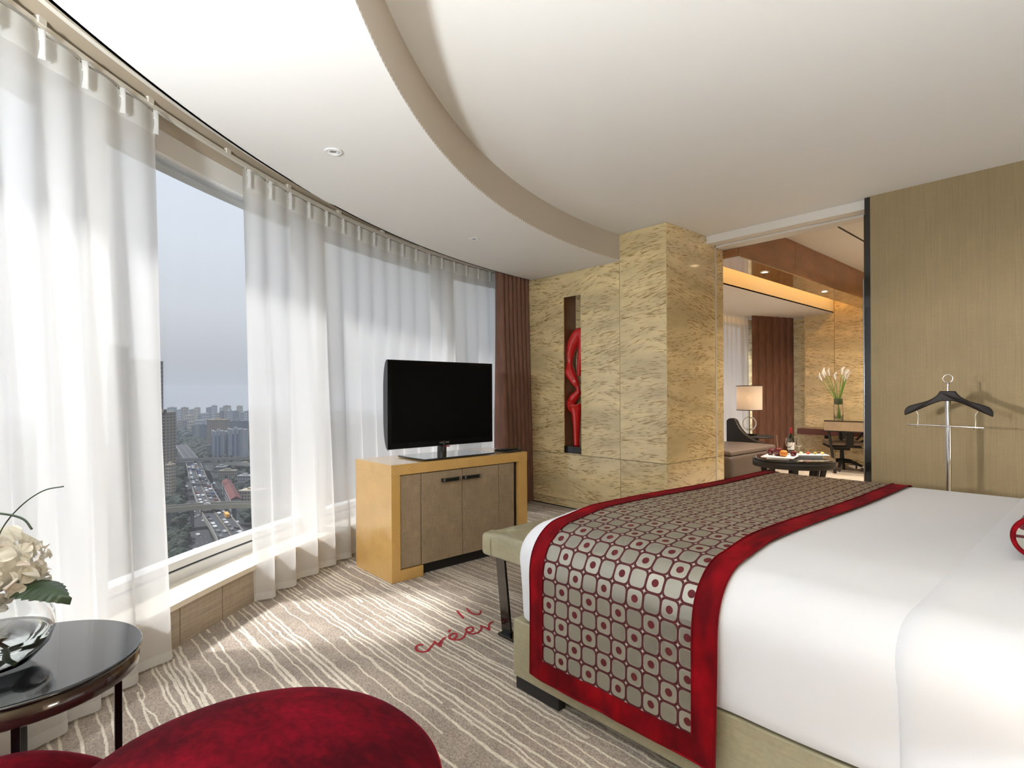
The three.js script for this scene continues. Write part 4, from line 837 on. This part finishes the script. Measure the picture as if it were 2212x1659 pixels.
for (const [z, lab] of [[-6.5, 'lit recessed downlight in the glossy beam close to the opening'], [-8.4, 'lit recessed downlight in the glossy beam towards the desk']]) {
  const t = thing('downlight', lab, 'ceiling light', [-2.83, 2.649, z], 0, 'lit beam downlights');
  obj('trim_ring', lathe([[.036, -.001], [.05, -.001], [.05, -.005], [.036, -.007], [.036, -.001]], 32), M.white, t);
  obj('lamp', lathe([[0, -.004], [.034, -.004], [.034, -.0025], [0, -.0025]], 24), std({ color: 0x000000, emissive: new THREE.Color(1, .86, .66), emissiveIntensity: 6 }), t);
  const s = new THREE.SpotLight(new THREE.Color(1, .86, .68), 12, 0, R(42), .6); s.position.set(0, -.02, 0); s.target.position.set(0, -2, 0); s.castShadow = true; t.add(s, s.target);
}
for (const [z, lab] of [[-7.2, 'warm recessed downlight in the living room ceiling close to the olive wall'], [-9.3, 'warm recessed downlight in the living room ceiling above the desk']]) {
  const t = thing('downlight', lab, 'ceiling light', [-1.55, 3.059, z], 0, 'living room ceiling downlights');
  obj('trim_ring', lathe([[.06, -.001], [.08, -.001], [.08, -.005], [.06, -.007], [.06, -.001]], 32), M.white, t);
  obj('lamp', lathe([[0, -.004], [.058, -.004], [.058, -.0025], [0, -.0025]], 24), std({ color: 0x000000, emissive: new THREE.Color(1, .72, .42), emissiveIntensity: 8 }), t);
  const s = new THREE.SpotLight(new THREE.Color(1, .86, .70), 22, 0, R(66), .7); s.position.set(0, -.03, 0); s.target.position.set(-.4, -2, 0); s.castShadow = true; s.shadow.radius = 3; t.add(s, s.target);
}
// ------------------------------------------------------------------ the city below (lateral and forward distances along the view axis of the room)
const GY = -100, TURN = Math.PI / 2 - YAW, cityP = (lat, dep) => [RT.x * lat + FW.x * dep, RT.z * lat + FW.z * dep];
const cm = (r, g, b, o = {}) => std({ color: new THREE.Color(r, g, b), roughness: .85, ...o });
{
  const w = 512, n = noiseField(w, w, 24, 4), q = noiseField(w, w, 6, 3);
  const t = dataTex(w, w, (x, y, i) => mixc([22, 30, 24], [52, 56, 58], clamp((n[i] - .42) * 3 + (q[i] - .5) * 2, 0, 1)), [1 / 260, 1 / 260]);
  const g = new THREE.CircleGeometry(2600, 64); g.rotateX(-Math.PI / 2); const uv = g.attributes.uv, p = g.attributes.position; for (let i = 0; i < uv.count; i++) uv.setXY(i, p.getX(i), p.getZ(i));
  const m = tag(obj('city_ground', g, std({ map: t, roughness: 1 })), 'dark green and grey city ground far below', null, null, 'structure'); m.position.set(-1000, GY, -300);
}
const glassDark = cm(.05, .06, .08, { roughness: .3 }), glassBlue = cm(.045, .07, .16, { roughness: .25 });
const walls = { tan: cm(.26, .205, .15), cream: cm(.36, .305, .23), white: cm(.30, .30, .31), grey: cm(.12, .125, .135), blue: cm(.11, .13, .165), pale: cm(.2, .205, .215), dark: cm(.04, .042, .05) };
function building(label, lat, dep, w, h, col, deep, o = {}) {
  const [x, z] = cityP(lat, dep), t = thing('building', label, 'building', [x, GY, z], TURN, o.group), W2 = w / 2, m = walls[col];
  obj('wall', span(-W2, W2, 0, h, -deep, 0), m, t);
  const rows = Math.max(2, Math.floor(h / (o.floor || 3))), cols = Math.max(2, Math.floor(w / (o.bay || 3))), win = [], side = [];
  for (let r = 0; r < rows; r++) { const y = (r + .3) * h / rows;
    for (let c = 0; c < cols; c++) { const x0 = -W2 + (c + .22) * w / cols, x1 = -W2 + (c + .78) * w / cols; win.push(span(x0, x1, y, y + h / rows * .5, .0, .12)); }
    for (let c = 0; c < 3; c++) { const z0 = -deep * (c + .3) / 3; side.push(span(W2, W2 + .12, y, y + h / rows * .5, z0, z0 - deep * .16)); } }
  tag(obj('windows', [...win, ...side], o.glass || glassDark, t), 'rows of small dark windows', null, null, 'stuff');
  obj('roof', [span(-W2 - .3, W2 + .3, h, h + .9, -deep - .3, .3), span(-w * .2, w * .15, h + .9, h + 3, -deep * .7, -deep * .3)], o.roof || m, t);
  return t;
}
building('tan high-rise with a dark roof peak close to the curtain edge', -344.6, 537, 17, 84, 'tan', 16, { bay: 4 });
{ const [x, z] = cityP(-337.2, 533), t = thing('roof_lantern', 'dark pointed lantern on the tan high-rise', 'roof', [x, GY + 84.9, z], TURN); obj('cone', new THREE.ConeGeometry(1.8, 3.4, 8).translate(0, 1.7, -4), cm(.03, .03, .035), t); }
building('low tan block at the foot of the tan high-rise', -328.5, 528, 5.1, 34.5, 'cream', 7);
building('tan tower beyond the tree park', -724.7, 1165, 10.7, 50, 'tan', 20, { floor: 4, bay: 4 });
building('broad tan apartment slab behind the blue striped towers', -522.7, 975, 30.7, 57, 'tan', 20, { floor: 3, bay: 3.5 });
building('grey stair tower beside the blue striped tower', -501, 914, 7.6, 17.6, 'grey', 10);
// twin white towers with blue glass strips and crowns
function twin(label, lat, dep, w, h) {
  const [x, z] = cityP(lat, dep), t = thing('building', label, 'building', [x, GY, z], TURN, 'white towers with blue glass strips'), W2 = w / 2, deep = 18, rows = 17;
  obj('wall', [span(-W2, -w * .17, 0, h, -deep, 0), span(w * .17, W2, 0, h, -deep, 0), span(-w * .17, w * .17, 0, h + 1, -deep, .8)], walls.white, t);
  obj('glass_strip', [span(-w * .18, -w * .09, 0, h * .84, .8, 1.0), span(w * .09, w * .18, 0, h * .84, .8, 1.0), span(-W2 - .05, -W2 + w * .03, 0, h * .84, -deep, .1)], glassBlue, t);
  const win = []; for (let r = 0; r < rows; r++) { const y = (r + .3) * h / rows, hh = h / rows * .5; for (const q of [-.45, -.38, -.31, -.24, .21, .28, .35, .42]) win.push(span(w * q, w * (q + .045), y, y + hh, 0, .12)); for (const q of [-.07, .0, .06]) win.push(span(w * (q - .02), w * (q + .03), y, y + hh, .8, .95)); }
  tag(obj('windows', win, cm(.10, .13, .19, { roughness: .3 }), t), 'rows of small blue windows', null, null, 'stuff');
  obj('crown', [span(-w * .09, w * .09, h, h + 4.2, -4, .8), span(-w * .2, w * .2, h, h + 1.4, -4, .7), extr([[-W2, h], [-W2 + w * .28, h], [-W2, h + 3]], 3).translate(0, 0, -3), extr([[W2, h], [W2, h + 3], [W2 - w * .28, h]], 3).translate(0, 0, -3)], walls.white, t);
}
twin('white tower with blue glass strips next to the grey stair tower', -479, 900, 21.1, 42);
twin('wider white tower with blue glass strips and a stepped crown', -449.8, 899, 25.6, 45);
{ const t = building('slender pale tower with a pointed roof', -866.4, 1690, 13.4, 52, 'white', 14, { floor: 6, bay: 5 }); const c = new THREE.ConeGeometry(9, 11, 4); c.rotateY(Math.PI / 4); c.translate(0, 58, -7); obj('spire', c, walls.grey, t); }
building('slender blue tower beside the pointed tower', -890.4, 1692, 8.5, 51, 'grey', 10, { floor: 6, bay: 4 });
building('thin grey tower between the blue tower and the pointed tower', -877.8, 1700, 7.1, 49, 'grey', 10, { floor: 6, bay: 4 });
building('grey apartment block at the end of the avenue', -739, 1285, 11.8, 31, 'grey', 14, { floor: 4 });
building('bluish apartment block next to the avenue', -715.5, 1257, 10.5, 34.7, 'pale', 14, { floor: 4 });
building('bluish apartment block next to the tan slab', -669.8, 1195, 12, 37, 'blue', 14, { floor: 4 });
building('wide blue grey slab behind the crowned tower', -568.5, 1135, 37, 47.5, 'blue', 16, { floor: 4, bay: 4 });
building('blue tower behind the crowned tower', -557.5, 1155, 9.7, 45, 'pale', 14, { floor: 4 });
building('grey tower beside the sheer curtain', -525.5, 1111, 9.3, 46.5, 'grey', 14, { floor: 4 });
building('grey tower with a stepped top beside the sheer curtain', -500.8, 1081, 13.6, 52, 'tan', 16, { floor: 4 });
building('dark low block beside the sheer curtain', -475.3, 1018, 20.4, 16, 'dark', 14);
[[-975, 1593, 14.7, 26.7], [-931, 1551, 11.7, 31], [-894, 1511, 12.6, 30], [-859, 1473, 12.3, 29.6], [-898, 1587, 26.6, 28], [-790, 1578, 19.8, 23.8], [-940, 1532, 7.7, 24.4], [-1010, 1640, 18, 30], [-842, 1620, 15, 27], [-760, 1600, 16, 26]].forEach(([a, b, c, d], i) => building('far hazy apartment tower on the skyline', a, b, c, d, ['white', 'tan', 'grey', 'cream'][i % 4], 12, { floor: 6, bay: 5, group: 'far skyline towers' }));
for (let i = 0; i < 26; i++) { const dep = 1720 + i * 22, u = -.64 + .2 * ((i * 11) % 26) / 26; building('far hazy apartment tower on the skyline', u * dep, dep, 14 + (i * 7) % 13, 30 + (i * 13) % 34, ['grey', 'white', 'tan', 'cream'][i % 4], 14, { floor: 8, bay: 7, group: 'far skyline towers' }); }
building('cream low-rise with many small windows beyond the flyover', -355, 730, 20.8, 9.8, 'cream', 12, { bay: 2.2, floor: 2.4 });
building('grey roofed low-rise beside the expressway', -376.6, 710, 11.9, 8.3, 'pale', 12);
building('cream low-rise above the red roof', -346.4, 670, 19.6, 9, 'cream', 8, { bay: 2.4 });
building('white block with dark windows next to the red roof', -303.4, 625, 15.2, 9.4, 'white', 8);
building('large cream block at the end of the red roof', -250.3, 527, 21.2, 9.3, 'cream', 14, { bay: 2.6, floor: 2.6 });
building('small pale block behind the large cream block', -274, 591, 10.4, 9.9, 'pale', 8);
// long hall with a red roof
{
  const a = cityP(-300, 580), b = cityP(-240, 480), L = Math.hypot(b[0] - a[0], b[1] - a[1]), t = thing('hall', 'long white hall with a red tiled roof', 'building', [(a[0] + b[0]) / 2, GY, (a[1] + b[1]) / 2], -Math.atan2(b[1] - a[1], b[0] - a[0]));
  obj('wall', span(-L / 2, L / 2, 0, 11, -4, 4), walls.white, t);
  const r = extr([[-4.6, 11], [4.6, 11], [0, 13.6]], L + 2); r.rotateY(Math.PI / 2); r.translate(-L / 2 - 1, 0, 0); obj('roof', r, cm(.10, .022, .018), t);
  const win = []; for (let i = 0; i < 26; i++) for (const y of [2, 6]) for (const s of [-1, 1]) win.push(span(-L / 2 + 3 + i * (L - 6) / 26, -L / 2 + 5 + i * (L - 6) / 26, y, y + 2, s * 4, s * 4.15)); tag(obj('windows', win, glassDark, t), 'rows of small dark windows', null, null, 'stuff');
}
// roads and bridges
function road(name, label, pts, width, y, o = {}) {      // pts: [lat, dep]
  const c = new THREE.CatmullRomCurve3(pts.map(([a, b]) => { const [x, z] = cityP(a, b); return V(x, y, z); })), n = 40, side = (i, k) => { const p = c.getPoint(i / n), t = c.getTangent(i / n); return [p.x - t.z * k, p.z + t.x * k]; };
  const t = tag(new THREE.Group(), label, o.category || null, null, o.category ? null : 'structure'); t.name = numbered(name); scene.add(t);
  const strip = (a, b, y0, y1) => { const L = [], Q = []; for (let i = 0; i <= n; i++) { L.push(side(i, a)); Q.push(side(i, b)); } const g = extr([...L, ...Q.reverse()].map(([x, z]) => [x, -z]), y1 - y0); g.rotateX(-Math.PI / 2); g.translate(0, y0, 0); return g; };
  obj('carriageway', strip(-width / 2, width / 2, y - (o.thick || .2), y), o.mat || cm(.03, .032, .037), t);
  if (o.wall) { obj('parapet', strip(-width / 2 - .5, -width / 2, y - 2.2, y + o.wall), o.edge || cm(.16, .155, .14), t); obj('parapet', strip(width / 2, width / 2 + .5, y - 2.2, y + o.wall), o.edge || cm(.16, .155, .14), t); }
  if (o.mid) obj('divider', strip(-.35, .35, y, y + .8), cm(.12, .10, .075), t);
  if (o.piers) for (let i = 2; i < n; i += 5) { const p = c.getPoint(i / n); obj('pier', span(p.x - 1.2, p.x + 1.2, GY, y - .2, p.z - 1.2, p.z + 1.2), cm(.13, .13, .125), t); }
  const dash = []; for (const k of o.lanes || []) for (let i = 0; i < n * 3; i += 2) { const p = c.getPoint(i / n / 3), q = c.getPoint((i + .6) / n / 3), tn = c.getTangent(i / n / 3), ox = -tn.z * k, oz = tn.x * k; dash.push(bar([p.x + ox, y + .03, p.z + oz], [q.x + ox, y + .03, q.z + oz], .35, .06)); }
  if (dash.length) tag(obj('lane_marking', dash, cm(.22, .22, .22), t), 'dashed white lane lines', null, null, 'stuff');
  return { c, n, y };
}
const via = road('expressway', 'elevated expressway full of cars running towards the skyline', [[-133, 262], [-168, 333], [-225, 418], [-246, 450], [-335, 590], [-415, 720], [-455, 783], [-600, 1000]], 15.5, GY + 12, { wall: 1.1, mid: true, piers: true, thick: 1.6, lanes: [-3.9, 3.9], category: 'road' });
const lowL = road('avenue', 'ground level road beside the expressway', [[-170, 310], [-208, 371], [-295, 512], [-377, 650], [-420, 730], [-560, 930], [-690, 1160], [-860, 1400]], 12, GY + .3, { lanes: [-3, 0, 3] });
const lowM = road('avenue', 'ground level road under the expressway edge', [[-150, 310], [-188, 371], [-272, 512], [-357, 650], [-405, 735], [-545, 930]], 9, GY + .3, { lanes: [0] });
const lowR = road('avenue', 'ground level road on the shop side of the expressway', [[-120, 300], [-217, 430], [-267, 500], [-335, 615], [-412, 740]], 11, GY + .3, { lanes: [-2, 2] });
road('slip_road', 'curving slip road near the island of shrubs', [[-170, 420], [-185, 415], [-190, 400], [-178, 380], [-160, 370], [-130, 360]], 14, GY + .4, { lanes: [0] });
const flyN = road('flyover', 'cream sided flyover crossing above the expressway', [[-320, 395], [-263, 410], [-235, 423], [-205, 427], [-150, 420]], 10, GY + 17, { wall: 1.4, piers: true, thick: 1.5, edge: cm(.26, .235, .175), category: 'bridge' });
const flyF = road('flyover', 'pale far flyover crossing in front of the blue striped towers', [[-520, 715], [-456, 724], [-401, 731], [-342, 744], [-280, 755]], 9, GY + 17, { wall: 1.2, piers: true, thick: 1.5, edge: cm(.2, .195, .18), category: 'bridge' });
road('flyover', 'lower deck of the far flyover', [[-520, 722], [-461, 728], [-400, 728], [-360, 725], [-335, 715]], 8, GY + 11.5, { wall: 1.1, piers: true, thick: 1.3, edge: cm(.16, .16, .15), category: 'bridge' });
// traffic
{
  const body = new THREE.Shape([[-2.2, .35], [-2.2, .95], [-1.5, 1.05], [-.9, 1.5], [.8, 1.5], [1.45, 1.02], [2.2, .9], [2.25, .35]].map((p) => new THREE.Vector2(...p)));
  const bg = extr(body, 1.7, .06); bg.translate(0, 0, -.85); const gg = merge([span(-.95, .85, 1.12, 1.42, -.9, .9)]), wg = merge([-1.35, 1.35].flatMap((x) => [-.78, .78].map((z) => { const c = new THREE.CylinderGeometry(.33, .33, .22, 10); c.rotateX(Math.PI / 2); c.translate(x, .33, z); return c; })));
  const paints = [[.5, 'white'], [.5, 'white'], [.25, 'silver'], [.015, 'black'], [.5, 'white'], [.5, 'white'], [.12, 'grey'], [.04, 'black'], [0, 'red'], [.3, 'silver'], [.5, 'white'], [0, 'blue']].map(([k, n]) => [n === 'red' ? cm(.14, .012, .012, { roughness: .3 }) : n === 'blue' ? cm(.02, .04, .14, { roughness: .3 }) : cm(k, k, k, { roughness: .3 }), n]);
  const protos = new Map();
  const buses = []; const car = (x, y, z, turn, [mat, n], where) => {
    if (buses.some(([a, b, r]) => Math.hypot(a - x, b - z) < (r || 9))) return; buses.push([x, z, 4.6]);
    const key = n + where; let c = protos.get(key);
    if (!c) { c = thing('car', n + ' car ' + where, 'car', [x, y, z], turn, n + ' cars ' + where); obj('body', bg, mat, c); obj('windows', gg, glassDark, c); obj('wheels', wg, walls.dark, c); protos.set(key, c); return; }
    clone(c, [x, y, z], turn);
  };
  const lanes = (r, ks, t0, t1, gap, where, prob) => ks.forEach((k) => { let s = r.c.getLength() * t0 + rr(0, gap), e = r.c.getLength() * t1; for (; s < e; s += gap * rr(.8, 1.7)) { if (rnd() > prob) continue; const u = s / r.c.getLength(), p = r.c.getPointAt(u), t = r.c.getTangentAt(u); car(p.x - t.z * k, r.y + .02, p.z + t.x * k, Math.atan2(-t.z, t.x) + (k > 0 ? Math.PI : 0), paints[Math.floor(rnd() * paints.length)], where); } });
  const bus = (r, u, k, mat, lab) => { const p = r.c.getPointAt(u), t = r.c.getTangentAt(u); buses.push([p.x - t.z * k, p.z + t.x * k]); const b = thing('bus', lab, 'bus', [p.x - t.z * k, r.y + .02, p.z + t.x * k], Math.atan2(-t.z, t.x)); obj('body', box(11, 2.5, 2.5, 0, 1.75, 0, .25), mat, b); obj('windows', [span(-5.2, 5.2, 1.9, 2.6, -1.28, 1.28)], glassDark, b); obj('wheels', [-3.6, 3.4].flatMap((x) => [-1.1, 1.1].map((z) => { const c = new THREE.CylinderGeometry(.5, .5, .3, 12); c.rotateX(Math.PI / 2); c.translate(x, .5, z); return c; })), walls.dark, b); };
  bus(flyN, .31, 2, cm(.05, .16, .5), 'blue and white bus on the cream flyover'); bus(flyN, .80, -2, cm(.03, .04, .12), 'dark coach on the cream flyover'); bus(via, .185, 5.6, cm(.6, .28, .05), 'orange bus among the cars on the expressway'); bus(lowR, .22, -3, cm(.45, .2, .06), 'orange bus on the road by the shops');
  lanes(via, [-5.8, -2.2], .02, .62, 12, 'on the elevated expressway', .75); lanes(via, [2.2, 5.8], .02, .62, 9, 'on the elevated expressway', .85);
  lanes(lowL, [-4.5, -1.5, 1.5, 4.5], .03, .42, 22, 'on the road beside the expressway', .5); lanes(lowM, [-2.2, 2.2], .03, .5, 20, 'on the road beside the expressway', .55); lanes(lowR, [-3.5, 0, 3.5], .05, .8, 20, 'on the road by the shops', .5);
  lanes(flyN, [-2.4, 2.4], .25, .9, 26, 'on the cream flyover', .7);
}
// road signs over the shop-side road
{ const [x, z] = cityP(-222, 478), t = thing('road_sign', 'two blue overhead road signs by the expressway', 'sign', [x, GY, z], TURN); obj('gantry', [span(-.3, .3, 0, 8, -.3, .3), span(-7, 7, 6, 6.4, -.2, .2)], walls.grey, t); obj('sign_board', span(-6, -1, 6, 8.4, .2, .35), cm(.02, .05, .5), t); obj('sign_board', span(1.5, 6.5, 6, 8.4, .2, .35), cm(.02, .05, .5), t); }
// tree cover: nobody could count it
{
  const g = new THREE.IcosahedronGeometry(1, 1), p = g.attributes.position; for (let i = 0; i < p.count; i++) { const k = 1 + .18 * Math.sin(p.getX(i) * 9 + p.getY(i) * 7 + p.getZ(i) * 11); p.setXYZ(i, p.getX(i) * k, p.getY(i) * k * .8, p.getZ(i) * k); } g.computeVertexNormals();
  const list = [], clear = (lat, dep) => ![via, lowL, lowM, lowR].some((r) => { const [x, z] = cityP(lat, dep); for (let i = 0; i <= 60; i++) { const q = r.c.getPoint(i / 60); if (Math.hypot(q.x - x, q.z - z) < 11.5) return true; } return false; });
  const area = (l0, l1, d0, d1, n, s0, s1) => { for (let i = 0; i < n; i++) { const dep = rr(d0, d1), lat = rr(l0, l1) * dep; if (clear(lat, dep)) list.push([lat, dep, rr(s0, s1)]); } };
  area(-.655, -.55, 330, 700, 900, 2.2, 4.8); area(-.64, -.55, 700, 1250, 900, 3, 6.5); area(-.55, -.44, 330, 470, 250, 2, 4); area(-.53, -.44, 560, 900, 260, 2, 4.5); area(-.75, -.42, 1250, 1700, 500, 5, 10); area(-.9, -.655, 330, 1200, 700, 3, 7); area(-.44, .0, 400, 1300, 900, 3, 7);
  const im = new THREE.InstancedMesh(g, cm(.9, 1, .9), list.length), m4 = new THREE.Matrix4(), q = new THREE.Quaternion(), col = new THREE.Color();
  list.forEach(([lat, dep, s], i) => { const [x, z] = cityP(lat, dep); q.setFromEuler(new THREE.Euler(0, rnd() * 6, 0)); im.setMatrixAt(i, m4.compose(V(x, GY + s * .7, z), q, V(s, s * rr(.8, 1.2), s))); const k = rr(.6, 1.5); im.setColorAt(i, col.setRGB(.011 * k, .019 * k, .010 * k)); });
  im.name = 'tree_canopy'; shadowed(im); scene.add(im); tag(im, 'dark green tree cover between the roads', 'trees', null, 'stuff');
}
// more blocks seen faintly through the sheer curtains
[[-411, 560, 21, 151, 'grey'], [-418, 520, 13, 136, 'grey'], [-436, 640, 40, 141, 'tan'], [-560, 700, 34, 138, 'grey'], [-640, 820, 40, 105, 'grey']].forEach(([a, b, c, d, e]) => building('hazy tower seen through the sheer curtain by the round table', a, b, c, d, e, 20, { floor: 5, bay: 5, group: 'towers behind the sheer curtain' }));
[[-190, 600, 40, 70, 'grey'], [-120, 700, 50, 62, 'tan'], [-60, 640, 34, 84, 'white'], [-200, 820, 60, 66, 'grey'], [-30, 900, 70, 74, 'grey'], [-100, 540, 26, 34, 'cream'], [-90, 460, 30, 24, 'pale']].forEach(([a, b, c, d, e]) => building('hazy tower seen through the long sheer curtain', a, b, c, d, e, 24, { floor: 5, bay: 5, group: 'towers behind the long sheer curtain' }));
// ------------------------------------------------------------------ lamps out of view: studio lamp, and fill lamps added for brightness
{   // added uplight in place of a bounced strobe: opal bowl, open top
  const t = thing('added_uplight', 'unseen standing uplight with an opal glass bowl, added in place of a bounced strobe', 'lamp', [-.86, 0, .97]);
  obj('base', lathe([[0, 0], [.15, 0], [.15, .018], [.02, .026], [0, .026]], 36), M.nickel, t); obj('pole', cyl(.012, .012, 1.4, 0, .02, 0, 14), M.nickel, t);
  obj('bowl', lathe([[0, 1.40], [.06, 1.405], [.14, 1.44], [.185, 1.50], [.187, 1.50], [.142, 1.435], [.06, 1.398], [0, 1.395]], 44), phy({ color: new THREE.Color(.88, .88, .88), roughness: .95, transmission: .45, thickness: 0 }), t);
  const b = new THREE.SphereGeometry(.09, 24, 16); b.translate(0, 1.50, 0); obj('bulb', b, std({ color: 0x000000, emissive: new THREE.Color(1, .97, .92), emissiveIntensity: 4 }), t);
  const l = new THREE.PointLight(new THREE.Color(.91, .965, 1), 25); l.position.set(0, 1.50, 0); l.castShadow = true; l.shadow.radius = 4.5; t.add(l);
}

{   // photo lamp on a tripod, turned to the wall with the valet stand: throws the hanger's level shadow
  const t = thing('studio_lamp', 'black studio lamp on a tripod behind the armchair', 'lamp', [-1.27, 0, .60]);
  for (const a of [90, 210, 330]) obj('tripod_leg', bar([0, .55, 0], [.24 * Math.cos(R(a)), .01, .24 * Math.sin(R(a))], .018, .018), M.blackMatt, t);
  obj('column', cyl(.014, .014, .75, 0, .45, 0, 12), M.blackMatt, t);
  obj('head', cyl(.075, .055, .2, 0, 0, 0, 24).rotateX(Math.PI / 2).translate(0, 1.28, .0), M.blackMatt, t);
  obj('lamp_glass', cyl(.065, .065, .006, 0, 0, 0, 24).rotateX(Math.PI / 2).translate(0, 1.28, -.012), std({ color: 0x000000, emissive: new THREE.Color(1, .95, .88), emissiveIntensity: 6 }), t);
  const l = new THREE.SpotLight(new THREE.Color(1, .95, .88), 24, 0, R(13), .9); l.position.set(0, 1.28, -.03); l.target.position.set(.56, 1.16, -5.72); l.castShadow = true; l.shadow.radius = 3; t.add(l, l.target);
}
for (const [z, power, lab] of [[-1.08, 3.9, 'near'], [-4.32, 1.0, 'far']]) {   // unseen bedside lamps, added to brighten the ceiling
  const side = z > -2 ? 'on the window side of the bed' : 'on the valet stand side of the bed';
  const n = thing('nightstand', 'honey wood nightstand ' + side, 'nightstand', [.25, 0, z]);
  obj('body', box(.44, .42, .46, 0, .25, 0, .006), M.sycamore, n); obj('drawer_front', box(.012, .16, .42, -.222, .36, 0, .003), M.door, n); obj('plinth', box(.38, .04, .4, 0, .02, 0), M.blackMatt, n);
  const t = thing('added_bedside_lamp', 'unseen bedside lamp added for fill, with a pale shade ' + side, 'lamp', [.25, .46, z]);
  obj('base', lathe([[0, 0], [.075, 0], [.075, .014], [.014, .022], [0, .022]], 30), M.nickel, t); obj('pole', cyl(.009, .009, .3, 0, .02, 0, 12), M.nickel, t);
  obj('lamp_shade', lathe([[.165, .27], [.15, .50]], 40), phy({ color: new THREE.Color(.9, .88, .84), roughness: .95, transmission: .5, thickness: 0 }), t);
  const b = new THREE.SphereGeometry(.04, 16, 12); b.translate(0, .39, 0); obj('bulb', b, std({ color: 0x000000, emissive: new THREE.Color(1, .94, .86), emissiveIntensity: 8 }), t);
  const l = new THREE.PointLight(new THREE.Color(.92, .965, 1), power); l.position.set(0, .39, 0); l.castShadow = true; l.shadow.radius = 2; t.add(l);
}

renderer.render(scene, camera);
